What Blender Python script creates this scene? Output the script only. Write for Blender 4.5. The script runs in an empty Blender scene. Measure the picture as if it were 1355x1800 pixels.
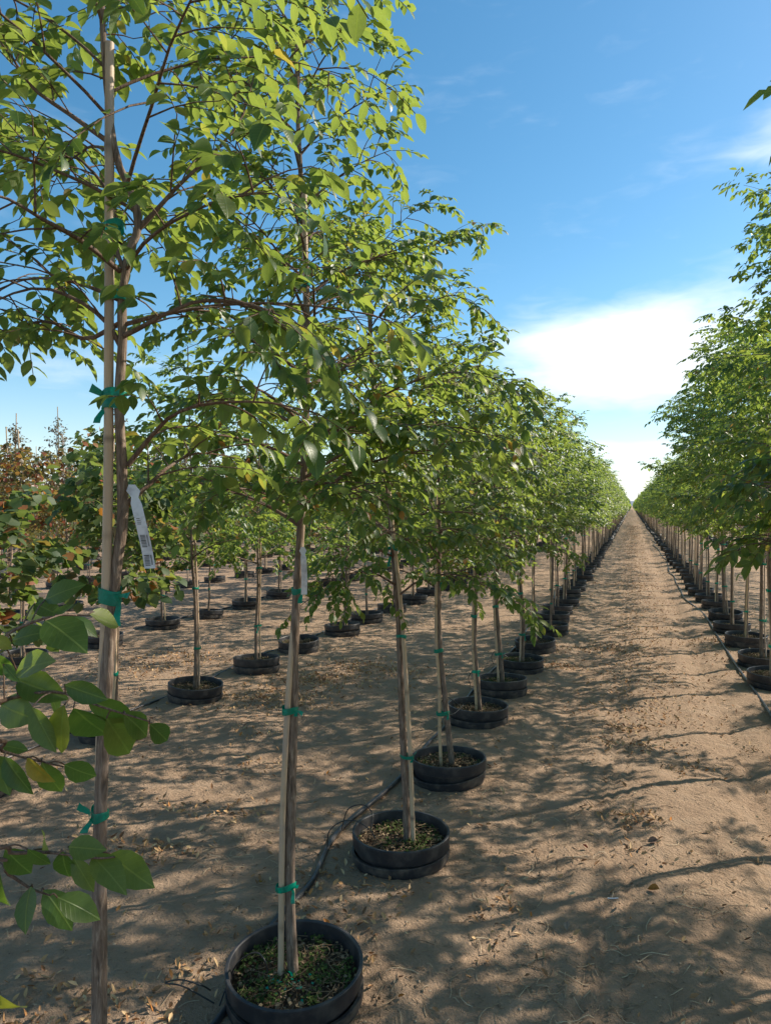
import bpy, math, random
import numpy as np
from mathutils import Vector, Matrix

# ------------------------------------------------------------------ camera, sky, sun, exposure
R = math.radians
SC = bpy.context.scene
YAW = R(18.4)                                   # camera looks 18.4 degrees left of the tree rows (rows run along +Y)
FPX = 1300.0                                    # focal length in photograph pixels (width 1355)
CAMH = 1.70
cd = bpy.data.cameras.new('camera'); cam = bpy.data.objects.new('camera', cd)
SC.collection.objects.link(cam); SC.camera = cam
cam.location = (0, 0, CAMH); cam.rotation_euler = (R(90 - 0.5), 0, YAW)
cd.sensor_fit = 'HORIZONTAL'; cd.sensor_width = 36; cd.lens = 36 * FPX / 1355
cd.clip_start = 0.05; cd.clip_end = 30000

SUN_AZ = R(39.5)                                # from +X towards +Y
SUN_EL = R(36)
S = Vector((math.cos(SUN_EL) * math.cos(SUN_AZ), math.cos(SUN_EL) * math.sin(SUN_AZ), math.sin(SUN_EL)))
sd = bpy.data.lights.new('sun', 'SUN'); sun = bpy.data.objects.new('sun', sd); SC.collection.objects.link(sun)
sd.energy = 4.5; sd.angle = R(0.55); sd.color = (1.0, 0.90, 0.76)
sun.rotation_euler = S.to_track_quat('Z', 'Y').to_euler(); sun.location = (20, 20, 30)

W = bpy.data.worlds.new('World'); SC.world = W; W.use_nodes = True
SC.view_settings.view_transform = 'Standard'; SC.view_settings.look = 'None'
SC.view_settings.gamma = 1; SC.view_settings.use_curve_mapping = False
SC.view_settings.exposure = 0.70
SC.render.engine = 'CYCLES'
cy = SC.cycles
cy.use_denoising = True
cy.max_bounces = 6; cy.diffuse_bounces = 3; cy.glossy_bounces = 2; cy.transmission_bounces = 4; cy.transparent_max_bounces = 8
cy.caustics_reflective = False; cy.caustics_refractive = False; cy.sample_clamp_indirect = 6

class N:
    """small node-tree writer"""
    def __init__(s, tree):
        s.t = tree; tree.nodes.clear()
    def n(s, typ, ins=None, **kw):
        nd = s.t.nodes.new(typ)
        for k, v in kw.items(): setattr(nd, k, v)
        if ins:
            for k, v in ins.items():
                sock = nd.inputs[k]
                if isinstance(v, bpy.types.NodeSocket): s.t.links.new(v, sock)
                else: sock.default_value = v
        return nd
    def m(s, op, a, b=0.0, c=None, clamp=False):
        d = {0: a, 1: b}
        if c is not None: d[2] = c
        return s.n('ShaderNodeMath', d, operation=op, use_clamp=clamp).outputs[0]
    def mix(s, f, a, b, blend='MIX'):
        nd = s.n('ShaderNodeMix', data_type='RGBA', blend_type=blend)
        for i, v in ((0, f), (6, a), (7, b)):
            if isinstance(v, bpy.types.NodeSocket): s.t.links.new(v, nd.inputs[i])
            else: nd.inputs[i].default_value = v if i == 0 else (*v, 1)[:4]
        return nd.outputs[2]
    def ramp(s, f, stops):
        nd = s.n('ShaderNodeValToRGB', {0: f}); r = nd.color_ramp
        while len(r.elements) < len(stops): r.elements.new(0.5)
        for e, (p, c) in zip(r.elements, stops):
            e.position = p; e.color = (*c, 1) if len(c) == 3 else c
        return nd.outputs[0]
    def noise(s, vec, scale, detail=4, rough=0.55, dist=0.0):
        d = {'Scale': scale, 'Detail': detail, 'Roughness': rough, 'Distortion': dist}
        if vec is not None: d['Vector'] = vec
        return s.n('ShaderNodeTexNoise', d).outputs[0]
    def ss(s, x, lo, hi):
        return s.n('ShaderNodeMapRange', {0: x, 1: lo, 2: hi, 3: 0.0, 4: 1.0}, interpolation_type='SMOOTHSTEP').outputs[0]

def build_world():
    w = N(W.node_tree)
    sky = w.n('ShaderNodeTexSky', sky_type='NISHITA', sun_disc=False, sun_elevation=SUN_EL,
              sun_rotation=R(90) - SUN_AZ, air_density=1.0, dust_density=0.6, ozone_density=3.0, altitude=300)
    hs = w.n('ShaderNodeHueSaturation', {'Hue': 0.485, 'Saturation': 1.22, 'Value': 1.0, 'Color': sky.outputs[0]}).outputs[0]
    g = w.n('ShaderNodeTexCoord').outputs['Generated']
    sp = w.n('ShaderNodeSeparateXYZ', {0: g})
    x, y, z = sp.outputs
    az = w.m('ARCTAN2', x, y)                                        # clockwise from +Y
    el = w.m('ARCSINE', z)
    def blob(a, e, ra, re, tilt=0.0):
        da = w.m('MULTIPLY', w.m('SUBTRACT', az, R(a)), 1 / R(ra))
        e0 = w.m('SUBTRACT', el, R(e))
        if tilt: e0 = w.m('SUBTRACT', e0, w.m('MULTIPLY', w.m('SUBTRACT', az, R(a)), tilt))
        de = w.m('MULTIPLY', e0, 1 / R(re))
        q = w.m('ADD', w.m('MULTIPLY', da, da), w.m('MULTIPLY', de, de))
        return w.m('EXPONENT', w.m('MULTIPLY', q, -1.0))
    v = w.n('ShaderNodeCombineXYZ', {0: w.m('MULTIPLY', az, 4.0), 1: w.m('MULTIPLY', el, 13.0), 2: 0.0}).outputs[0]
    n1 = w.noise(v, 1.5, 4, 0.5, 0.4)
    n2 = w.noise(v, 5.0, 4, 0.5, 0.8)
    nn = w.m('ADD', w.m('MULTIPLY', n1, 0.66), w.m('MULTIPLY', n2, 0.34))
    masks = [(blob(0.5, 10.5, 8.5, 3.2, 0.06), 1.15), (blob(-6, 12.6, 6, 1.2, 0.0), 0.35), (blob(6.5, 14.6, 12, 1.8, 0.05), 0.25), (blob(10.5, 23.0, 4.0, 0.8, 0.05), 0.50), (blob(10.0, 25.0, 2.2, 1.6, 0.2), 0.28),
             (blob(0, 4.1, 12, 0.8, 0.0), 0.6), (blob(-34, 9.5, 16, 3.6, 0.03), 0.24),
             (blob(60, 24, 30, 9, 0.0), 0.5), (blob(150, 25, 40, 10, 0.0), 0.5), (blob(-110, 24, 40, 9, 0.0), 0.5)]  # unseen clouds outside the view, added for more neutral fill light
    acc = 0.0
    for mk, amp in masks:
        acc = w.m('ADD', w.m('MULTIPLY', mk, amp), acc)
    den = w.ss(w.m('ADD', nn, acc), 0.52, 1.46)
    low = w.m('MULTIPLY', w.m('EXPONENT', w.m('MULTIPLY', w.m('MAXIMUM', el, 0.0), -1 / R(4))), 0.72)  # pale air over the horizon
    den2 = w.m('MAXIMUM', den, low)
    bgs = w.n('ShaderNodeBackground', {'Color': hs, 'Strength': 0.110})
    bgc = w.n('ShaderNodeBackground', {'Color': (0.88, 0.95, 1.0, 1), 'Strength': 0.84})
    mx = w.n('ShaderNodeMixShader', {0: den2}); w.t.links.new(bgs.outputs[0], mx.inputs[1]); w.t.links.new(bgc.outputs[0], mx.inputs[2])
    o = w.n('ShaderNodeOutputWorld'); w.t.links.new(mx.outputs[0], o.inputs[0])
build_world()

# ------------------------------------------------------------------ helpers
rs = np.random.RandomState
FW = np.array([-math.sin(YAW), math.cos(YAW), 0.0]); RT = np.array([math.cos(YAW), math.sin(YAW), 0.0]); UP = np.array([0, 0, 1.0])
def at(px, py, depth):
    """where a pixel of the photograph lies at a distance along the view axis"""
    return depth * FW + (px - 677.5) / FPX * depth * RT + np.array([0, 0, CAMH + (889 - py) / FPX * depth])
def on_ground(px, py):
    return at(px, py, CAMH * FPX / (py - 889))
def cam_pos(x, y):
    d = x * FW[0] + y * FW[1]; c = x * RT[0] + y * RT[1]
    return d, 677.5 + FPX * c / max(d, 0.01)

def hsh(ix, iy, seed):
    h = (ix.astype(np.int64) * 374761393 + iy.astype(np.int64) * 668265263 + seed * 974634777) & 0x7fffffff
    h = ((h ^ (h >> 13)) * 1274126177) & 0x7fffffff
    return ((h ^ (h >> 16)) & 0xffff) / 65535.0
def vn(x, y, seed=0):
    x0 = np.floor(x); y0 = np.floor(y); fx = x - x0; fy = y - y0
    fx = fx * fx * (3 - 2 * fx); fy = fy * fy * (3 - 2 * fy)
    a = hsh(x0, y0, seed); b = hsh(x0 + 1, y0, seed); c = hsh(x0, y0 + 1, seed); d = hsh(x0 + 1, y0 + 1, seed)
    return (a * (1 - fx) + b * fx) * (1 - fy) + (c * (1 - fx) + d * fx) * fy - 0.5
ROW_A, ROW_B, ROW_C = -1.08, -3.62, 1.30
def ground_h(x, y):
    x = np.asarray(x, float); y = np.asarray(y, float)
    h = 0.050 * vn(x * 0.9, y * 0.7, 1) + 0.022 * vn(x * 2.2, y * 2.9, 2) + 0.013 * vn(x * 6.0, y * 7.5, 3) + 0.013 * vn(x * 16, y * 17, 4) + 0.008 * vn(x * 38, y * 38, 5)
    t = (x - 0.1)
    h = h - 0.020 * np.exp(-((t - 0.62) / 0.16) ** 2) - 0.020 * np.exp(-((t + 0.55) / 0.16) ** 2) + 0.012 * np.exp(-(t / 0.2) ** 2)
    h = h + (0.0075 * np.sin(x * 85) - 0.010) * np.exp(-((x + 0.08) / 0.13) ** 4) + (0.0065 * np.sin(x * 95) - 0.008) * np.exp(-((x - 0.66) / 0.12) ** 4) - 0.010 * np.exp(-((x + 0.62) / 0.13) ** 4)
    fade = np.clip(1.6 - np.hypot(x, y) / 60, 0.1, 1)
    return h * fade

class Geo:
    """collects vertices and faces, then links them as one mesh object"""
    def __init__(s):
        s.v = []; s.f = []; s.n = 0; s.var = []; s.uv = []
    def add(s, v, f, mat=0, var=0.0, uv=None):
        v = np.asarray(v, float); f = np.asarray(f, np.int64)
        s.v.append(v); s.f.append((f + s.n, mat)); s.n += len(v)
        s.var.append(np.broadcast_to(np.asarray(var, float), (len(v),)))
        s.uv.append(np.zeros((len(v), 2)) if uv is None else uv)
    def mesh(s, name, mats, smooth=True, uv=False):
        me = bpy.data.meshes.new(name)
        V = np.concatenate(s.v); me.vertices.add(len(V)); me.vertices.foreach_set('co', V.ravel().astype(np.float32))
        loops = np.concatenate([f.ravel() for f, _ in s.f])
        tot = np.concatenate([np.full(len(f), f.shape[1]) for f, _ in s.f])
        mi = np.concatenate([np.full(len(f), m) for f, m in s.f])
        st = np.concatenate([[0], np.cumsum(tot)[:-1]])
        me.loops.add(len(loops)); me.loops.foreach_set('vertex_index', loops.astype(np.int32))
        me.polygons.add(len(tot)); me.polygons.foreach_set('loop_start', st.astype(np.int32))
        me.polygons.foreach_set('loop_total', tot.astype(np.int32))
        me.polygons.foreach_set('material_index', mi.astype(np.int32))
        me.polygons.foreach_set('use_smooth', np.full(len(tot), smooth))
        a = me.attributes.new('var', 'FLOAT', 'POINT'); a.data.foreach_set('value', np.concatenate(s.var).astype(np.float32))
        if uv:
            U = np.concatenate(s.uv)[loops]; l = me.uv_layers.new(name='UVMap'); l.data.foreach_set('uv', U.ravel().astype(np.float32))
        for m in mats: me.materials.append(m)
        me.update(calc_edges=True); me.validate()
        return me

def link(name, data, parent=None, loc=None, kind=None):
    o = bpy.data.objects.new(name, data); SC.collection.objects.link(o)
    if parent is not None: o.parent = parent
    if loc is not None: o.location = loc
    if kind: o['kind'] = kind
    return o
def tag(o, label, cat, group=None):
    o['label'] = label; o['category'] = cat
    if group: o['group'] = group
    return o

def norm(a): return a / (np.linalg.norm(a, axis=-1, keepdims=True) + 1e-9)
def tube(P, rad, k=8, cap=False, rough=0.0, rng=None):
    P = np.asarray(P, float); n = len(P); rad = np.broadcast_to(np.asarray(rad, float), (n,))
    T = norm(np.gradient(P, axis=0))
    ref = np.array([0.91, 0.13, 0.4]) if abs(T[0][2]) > 0.7 else np.array([0, 0, 1.0])
    A = norm(np.cross(T, ref)); B = np.cross(T, A)
    th = np.arange(k) * 2 * math.pi / k
    rr = rad[:, None] * (1 + (rough * (rng.rand(n, k) - 0.5) if rough else 0))
    V = P[:, None, :] + rr[..., None] * (np.cos(th)[None, :, None] * A[:, None, :] + np.sin(th)[None, :, None] * B[:, None, :])
    i = np.arange(n - 1)[:, None]; j = np.arange(k)[None, :]
    F = np.stack([i * k + j, i * k + (j + 1) % k, (i + 1) * k + (j + 1) % k, (i + 1) * k + j], -1).reshape(-1, 4)
    return V.reshape(-1, 3), F
def spline(P, n):
    """Catmull-Rom through the points"""
    P = np.asarray(P, float); Q = np.vstack([2 * P[0] - P[1], P, 2 * P[-1] - P[-2]])
    out = []
    u = np.linspace(0, len(P) - 1, n)
    i = np.minimum(u.astype(int), len(P) - 2); t = (u - i)[:, None]
    a, b, c, d = Q[i], Q[i + 1], Q[i + 2], Q[i + 3]
    return 0.5 * (2 * b + (c - a) * t + (2 * a - 5 * b + 4 * c - d) * t ** 2 + (3 * b - a - 3 * c + d) * t ** 3)
def lathe(prof, k):
    prof = np.asarray(prof, float); n = len(prof); th = np.arange(k) * 2 * math.pi / k
    V = np.stack([prof[:, None, 0] * np.cos(th), prof[:, None, 0] * np.sin(th), np.repeat(prof[:, 1:2], k, 1)], -1).reshape(-1, 3)
    i = np.arange(n - 1)[:, None]; j = np.arange(k)[None, :]
    F = np.stack([i * k + j, i * k + (j + 1) % k, (i + 1) * k + (j + 1) % k, (i + 1) * k + j], -1).reshape(-1, 4)
    return V, F

# ------------------------------------------------------------------ materials
def new_mat(name):
    m = bpy.data.materials.new(name); m.use_nodes = True
    return m, N(m.node_tree)
def finish(w, sh):
    o = w.n('ShaderNodeOutputMaterial'); w.t.links.new(sh, o.inputs[0])
def bump(w, h, strength, dist):
    return w.n('ShaderNodeBump', {'Height': h, 'Strength': strength, 'Distance': dist}).outputs[0]

def leaf_mat(name, stops, trans, veins=False, tw=0.41):
    m, w = new_mat(name)
    var = w.n('ShaderNodeAttribute', attribute_name='var').outputs['Fac']
    rnd = w.n('ShaderNodeObjectInfo').outputs['Random']
    f = w.m('FRACT', w.m('ADD', var, rnd))
    col = w.ramp(f, stops)
    back = w.n('ShaderNodeNewGeometry').outputs['Backfacing']
    col = w.mix(w.m('MULTIPLY', back, 0.50), col, (0.17, 0.205, 0.135))
    kw = {}
    pos = w.n('ShaderNodeTexCoord').outputs['Object']
    if veins:
        uv = w.n('ShaderNodeSeparateXYZ', {0: w.n('ShaderNodeTexCoord').outputs['UV']})
        u, v = uv.outputs[0], w.m('ABSOLUTE', uv.outputs[1])
        rib = w.m('SUBTRACT', 1.0, w.ss(v, 0.004, 0.022))
        side = w.m('FRACT', w.m('ADD', w.m('MULTIPLY', u, 9.0), w.m('MULTIPLY', v, -7.0)))
        sv = w.m('SUBTRACT', 1.0, w.ss(w.m('ABSOLUTE', w.m('SUBTRACT', side, 0.5)), 0.03, 0.13))
        pat = w.m('MAXIMUM', rib, w.m('MULTIPLY', sv, 0.22))
        col = w.mix(w.m('MULTIPLY', pat, 0.55), col, (0.17, 0.24, 0.07))
        kw['Normal'] = bump(w, pat, 0.35, 0.002)
    blot = w.noise(pos, 9.0, 2)
    col = w.mix(w.m('MULTIPLY', w.ss(blot, 0.35, 0.75), 0.35), col, w.mix(1.0, col, (0.55, 0.62, 0.5), 'MULTIPLY'))
    p = w.n('ShaderNodeBsdfPrincipled', {'Base Color': col, 'Roughness': 0.40 if name != 'broad_leaf' else 0.6, 'Specular IOR Level': 0.5, **kw})
    tcol = w.mix(0.45, w.mix(1.0, col, (4.2, 3.6, 1.3), 'MULTIPLY'), trans)
    tr = w.n('ShaderNodeBsdfTranslucent', {'Color': tcol})
    mx = w.n('ShaderNodeMixShader', {0: tw}); w.t.links.new(p.outputs[0], mx.inputs[1]); w.t.links.new(tr.outputs[0], mx.inputs[2])
    finish(w, mx.outputs[0]); return m
GREEN = [(0.0, (0.034, 0.080, 0.020)), (0.35, (0.052, 0.104, 0.024)), (0.7, (0.088, 0.136, 0.028)), (0.965, (0.140, 0.168, 0.034)), (0.985, (0.25, 0.22, 0.03)), (0.994, (0.30, 0.12, 0.025))]
M_LEAF = leaf_mat('green_leaf', GREEN, (0.31, 0.50, 0.06))
M_LEAFN = leaf_mat('green_leaf_veined', GREEN, (0.30, 0.47, 0.06), veins=True)
M_BROAD = leaf_mat('broad_leaf', [(0.0, (0.032, 0.065, 0.020)), (0.5, (0.050, 0.090, 0.026)), (0.88, (0.085, 0.120, 0.03)), (0.93, (0.26, 0.11, 0.03)), (1.0, (0.30, 0.07, 0.03))], (0.20, 0.34, 0.06), tw=0.35)
M_ORANGE = leaf_mat('orange_leaf', [(0.0, (0.045, 0.070, 0.022)), (0.50, (0.085, 0.085, 0.025)), (0.72, (0.21, 0.085, 0.025)), (0.88, (0.25, 0.065, 0.03)), (1.0, (0.12, 0.035, 0.03))], (0.38, 0.20, 0.06), tw=0.35)
M_PURPLE = leaf_mat('purple_leaf', [(0.0, (0.045, 0.040, 0.035)), (0.4, (0.075, 0.050, 0.045)), (0.75, (0.09, 0.085, 0.04)), (1.0, (0.15, 0.05, 0.045))], (0.22, 0.12, 0.08), tw=0.3)

def bark_mat(name, c1, c2, c3, vs=1.0):
    m, w = new_mat(name)
    p = w.n('ShaderNodeTexCoord').outputs['Object']
    st = w.n('ShaderNodeMapping', {'Vector': p, 'Scale': (1, 1, 0.14)}).outputs[0]
    a = w.noise(st, 130 * vs, 5, 0.65, 0.6); b = w.noise(p, 9, 4, 0.6); c = w.noise(p, 60, 3)
    col = w.ramp(a, [(0.30, c1), (0.52, c2), (0.72, c3)])
    col = w.mix(w.m('MULTIPLY', w.ss(b, 0.45, 0.7), 0.5), col, (0.26, 0.21, 0.18))
    h = w.m('ADD', w.m('MULTIPLY', a, 0.8), w.m('MULTIPLY', c, 0.2))
    s = w.n('ShaderNodeBsdfPrincipled', {'Base Color': col, 'Roughness': 0.9, 'Specular IOR Level': 0.15, 'Normal': bump(w, h, 0.9, 0.006)})
    finish(w, s.outputs[0]); return m
M_BARK = bark_mat('bark', (0.070, 0.050, 0.038), (0.205, 0.150, 0.112), (0.37, 0.295, 0.230))
M_TWIG = bark_mat('twig_bark', (0.08, 0.050, 0.038), (0.16, 0.105, 0.075), (0.26, 0.19, 0.14), 1.5)

def stake_mat():
    m, w = new_mat('bamboo_stake')
    p = w.n('ShaderNodeTexCoord').outputs['Object']
    st = w.n('ShaderNodeMapping', {'Vector': p, 'Scale': (1, 1, 0.03)}).outputs[0]
    a = w.noise(st, 160, 4, 0.6); b = w.noise(p, 4.0, 4, 0.6)
    rnd = w.n('ShaderNodeObjectInfo').outputs['Random']
    base = w.mix(rnd, (0.50, 0.375, 0.28), (0.58, 0.42, 0.24))
    col = w.mix(w.m('MULTIPLY', w.ss(a, 0.4, 0.75), 0.35), base, (0.24, 0.17, 0.115))
    col = w.mix(w.m('MULTIPLY', w.ss(b, 0.45, 0.68), 0.6), col, (0.33, 0.27, 0.24))
    var = w.n('ShaderNodeAttribute', attribute_name='var').outputs['Fac']
    col = w.mix(w.m('MULTIPLY', var, 0.75), col, (0.10, 0.075, 0.055))
    s = w.n('ShaderNodeBsdfPrincipled', {'Base Color': col, 'Roughness': 0.55, 'Specular IOR Level': 0.4, 'Normal': bump(w, a, 0.3, 0.002)})
    finish(w, s.outputs[0]); return m
M_STAKE = stake_mat()

def plain(name, col, rough=0.5, spec=0.5, nz=0.0, nscale=20, col2=None, trans=0.0):
    m, w = new_mat(name)
    p = w.n('ShaderNodeTexCoord').outputs['Object']
    c = col
    kw = {}
    if col2:
        f = w.noise(p, nscale, 5, 0.6)
        c = w.mix(w.ss(f, 0.42, 0.68), col, col2)
    else: c = (*col, 1)
    if nz: kw['Normal'] = bump(w, w.noise(p, nscale * 3, 4), nz, 0.003)
    s = w.n('ShaderNodeBsdfPrincipled', {'Base Color': c, 'Roughness': rough, 'Specular IOR Level': spec, **kw})
    out = s.outputs[0]
    if trans:
        t = w.n('ShaderNodeBsdfTranslucent', {'Color': c})
        mx = w.n('ShaderNodeMixShader', {0: trans}); w.t.links.new(out, mx.inputs[1]); w.t.links.new(t.outputs[0], mx.inputs[2]); out = mx.outputs[0]
    finish(w, out); return m
M_POT = plain('black_plastic', (0.020, 0.021, 0.025), 0.48, 0.45, 0.15, 14, (0.060, 0.055, 0.052))
M_SOCKET = plain('dusty_black_plastic', (0.022, 0.022, 0.025), 0.55, 0.4, 0.2, 11, (0.11, 0.09, 0.072))
M_TIE = plain('green_tape', (0.0, 0.23, 0.15), 0.35, 0.5, 0.3, 40, (0.0, 0.32, 0.22), 0.35)
M_TAG = plain('white_plastic', (0.62, 0.64, 0.69), 0.25, 0.5, 0, 30, (0.40, 0.41, 0.46))
M_INK = plain('black_ink', (0.02, 0.02, 0.02), 0.6, 0.3)
M_HOSE = plain('black_hose', (0.030, 0.030, 0.034), 0.38, 0.5, 0.1, 8, (0.13, 0.11, 0.10))
M_DRIP = plain('drip_tube', (0.02, 0.02, 0.02), 0.45, 0.5)
M_LITTER_STOPS = None
def litter_mat(name, stops, rough=0.85):
    m, w = new_mat(name)
    var = w.n('ShaderNodeAttribute', attribute_name='var').outputs['Fac']
    s = w.n('ShaderNodeBsdfPrincipled', {'Base Color': w.ramp(var, stops), 'Roughness': rough, 'Specular IOR Level': 0.2})
    finish(w, s.outputs[0]); return m
M_LITTER = litter_mat('dry_leaves', [(0, (0.20, 0.10, 0.05)), (0.4, (0.38, 0.21, 0.10)), (0.7, (0.52, 0.32, 0.15)), (0.93, (0.62, 0.46, 0.27)), (1.0, (0.50, 0.19, 0.04))])
M_STRAW = litter_mat('straw', [(0, (0.19, 0.13, 0.08)), (0.5, (0.42, 0.31, 0.20)), (1, (0.62, 0.50, 0.34))])
M_CLOD = litter_mat('clods', [(0, (0.19, 0.13, 0.085)), (0.6, (0.34, 0.24, 0.155)), (1, (0.45, 0.34, 0.235))], 0.95)
M_WEED = litter_mat('pot_weeds', [(0, (0.035, 0.06, 0.015)), (0.5, (0.07, 0.11, 0.025)), (0.8, (0.12, 0.15, 0.04)), (0.86, (0.10, 0.07, 0.045)), (0.97, (0.24, 0.17, 0.10)), (1, (0.38, 0.29, 0.18))])
M_SOIL = plain('potting_soil', (0.045, 0.032, 0.022), 0.95, 0.1, 0.8, 55, (0.13, 0.095, 0.065))
M_HILL = plain('hazy_hill', (0.20, 0.23, 0.29), 0.95, 0.1, 0, 0.002, (0.26, 0.28, 0.32))  # distance haze put into the bluish slate colour

def ground_mat():
    m, w = new_mat('sandy_soil')
    p = w.n('ShaderNodeTexCoord').outputs['Object']
    big = w.noise(p, 0.55, 4, 0.6); mid = w.noise(p, 4.0, 6, 0.65, 0.4); fine = w.noise(p, 90, 4, 0.7); gr = w.noise(p, 320, 3, 0.7)
    col = w.ramp(mid, [(0.28, (0.335, 0.228, 0.152)), (0.5, (0.395, 0.275, 0.185)), (0.74, (0.455, 0.328, 0.228))])
    col = w.mix(w.m('MULTIPLY', w.ss(big, 0.42, 0.66), 0.35), col, (0.325, 0.220, 0.148))
    spk = w.ss(fine, 0.60, 0.72)
    col = w.mix(w.m('MULTIPLY', spk, 0.55), col, (0.15, 0.10, 0.066))
    spl = w.ss(gr, 0.62, 0.74)
    col = w.mix(w.m('MULTIPLY', spl, 0.45), col, (0.55, 0.44, 0.32))
    # damp, darker, littered soil along the rows and the middle of the far track
    lit = w.ss(w.noise(p, 7.5, 5, 0.7, 1.0), 0.60, 0.70)
    col = w.mix(w.m('MULTIPLY', lit, 0.22), col, (0.28, 0.15, 0.075))
    vor = w.n('ShaderNodeTexVoronoi', {'Vector': p, 'Scale': 26.0, 'Randomness': 1.0}).outputs[0]
    h = w.m('ADD', w.m('MULTIPLY', w.noise(p, 22, 6, 0.7), 0.9), w.m('ADD', w.m('MULTIPLY', fine, 0.35), w.m('MULTIPLY', w.ss(vor, 0.0, 0.3), -0.22)))
    nb = bump(w, h, 1.0, 0.034)
    s = w.n('ShaderNodeBsdfPrincipled', {'Base Color': col, 'Roughness': 0.95, 'Specular IOR Level': 0.12, 'Normal': nb})
    finish(w, s.outputs[0]); return m
M_GROUND = ground_mat()

# ------------------------------------------------------------------ ground and far hills
def axis(lo, hi, step, far, grow=1.09):
    a = list(np.arange(lo, hi, step)); s = step; x = hi
    while x < far: a.append(x); s *= grow; x += s
    s = step; x = lo - step
    while x > -far: a.insert(0, x); s *= grow; x -= s
    return np.array(a)
gx = axis(-3.6, 1.6, 0.028, 9000, 1.12); gy = axis(1.8, 8.0, 0.030, 9000, 1.085)
X, Y = np.meshgrid(gx, gy); Z = ground_h(X, Y)
Z = np.where(np.hypot(X, Y) > 1500, -0.2, Z)
nx, ny = len(gx), len(gy)
V = np.stack([X, Y, Z], -1).reshape(-1, 3)
i = np.arange(ny - 1)[:, None]; j = np.arange(nx - 1)[None, :]
F = np.stack([i * nx + j, i * nx + j + 1, (i + 1) * nx + j + 1, (i + 1) * nx + j], -1).reshape(-1, 4)
g = Geo(); g.add(V, F)
link('ground', g.mesh('ground', [M_GROUND]), kind='structure')

g = Geo(); th = np.radians(np.linspace(-80, 80, 161))
hh = 25 + 60 * np.abs(vn(th * 9, th * 0 + 3.3, 8)) + 25 * np.abs(vn(th * 30, th * 0 + 1.3, 9))
P0 = np.stack([np.sin(th) * 7200, np.cos(th) * 7200, th * 0 - 5], -1); P1 = np.stack([np.sin(th) * 7600, np.cos(th) * 7600, hh], -1)
P2 = np.stack([np.sin(th) * 8600, np.cos(th) * 8600, th * 0 - 5], -1)
n = len(th); k = np.arange(n - 1)
g.add(np.vstack([P0, P1, P2]), np.vstack([np.stack([k, k + 1, k + 1 + n, k + n], -1), np.stack([k + n, k + 1 + n, k + 1 + 2 * n, k + 2 * n], -1)]))
link('hills', g.mesh('hills', [M_HILL]), kind='structure')

# ------------------------------------------------------------------ leaf shapes
def leaf_template(kind, w=0.27, droop=0.12, fold=0.16, seed=0):
    """leaf of length 1 along +x, flat in xy; returns verts, tris, uv"""
    if kind == 'near':
        t = np.array([0, 0.14, 0.34, 0.56, 0.78, 0.92, 1.0]); ww = np.array([0, 0.55, 0.93, 1.0, 0.66, 0.24, 0]) * w
    elif kind == 'mid':
        t = np.array([0, 0.32, 0.70, 1.0]); ww = np.array([0, 1.0, 0.80, 0]) * w
    else:
        t = np.array([0, 0.42, 1.0]); ww = np.array([0, 1.15, 0]) * w
    rg = rs(seed); tw = (rg.rand() - 0.5) * 0.5
    n = len(t); z = -droop * t ** 2
    mid = np.stack([t, 0 * t, z], -1)
    L = np.stack([t, ww, z + fold * ww + tw * ww * t], -1)[1:-1]; Rr = np.stack([t, -ww, z + fold * ww - tw * ww * t], -1)[1:-1]
    V = np.vstack([mid, L, Rr]); m = n - 2; F = []
    for s0, flip in ((n, False), (n + m, True)):
        tri = [(0, 1, s0)] + [(n - 2, n - 1, s0 + m - 1)]
        for q in range(m - 1): tri += [(q + 1, q + 2, s0 + q + 1), (q + 1, s0 + q + 1, s0 + q)]
        F += [(a, c, b) if flip else (a, b, c) for a, b, c in tri]
    uv = np.stack([V[:, 0], V[:, 1]], -1)
    return V, np.array(F), uv
T_NEAR = [leaf_template('near', w, d, f, s) for s, (w, d, f) in enumerate([(0.26, 0.12, 0.30), (0.29, 0.28, 0.12), (0.24, 0.04, 0.45), (0.29, 0.38, 0.25), (0.25, 0.20, 0.7)])]
T_MID = leaf_template('mid', 0.26, 0.14, 0.25)
T_FAR = leaf_template('far', 0.27, 0.1, 0.2)
T_BROAD = leaf_template('mid', 0.42, 0.2, 0.15)
def frames(D, Nn):
    x = norm(D); y = norm(np.cross(Nn, x)); z = np.cross(x, y)
    return x, y, z
def add_leaves(g, tmpl, P, D, Nn, size, var, mat=0):
    V, F, uv = tmpl
    x, y, z = frames(D, Nn)
    W_ = P[:, None, :] + size[:, None, None] * (V[None, :, 0, None] * x[:, None] + V[None, :, 1, None] * y[:, None] + V[None, :, 2, None] * z[:, None])
    off = (np.arange(len(P)) * len(V))[:, None, None]
    g.add(W_.reshape(-1, 3), (F[None] + off).reshape(-1, F.shape[1]), mat, np.repeat(var, len(V)), np.tile(uv, (len(P), 1)))
NEAR_LEAF = []
for k_, tp in enumerate(T_NEAR):
    g = Geo(); g.add(tp[0], tp[1], 0, 0.0, tp[2]); NEAR_LEAF.append(g.mesh('leaf', [M_LEAFN], uv=True))

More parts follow.
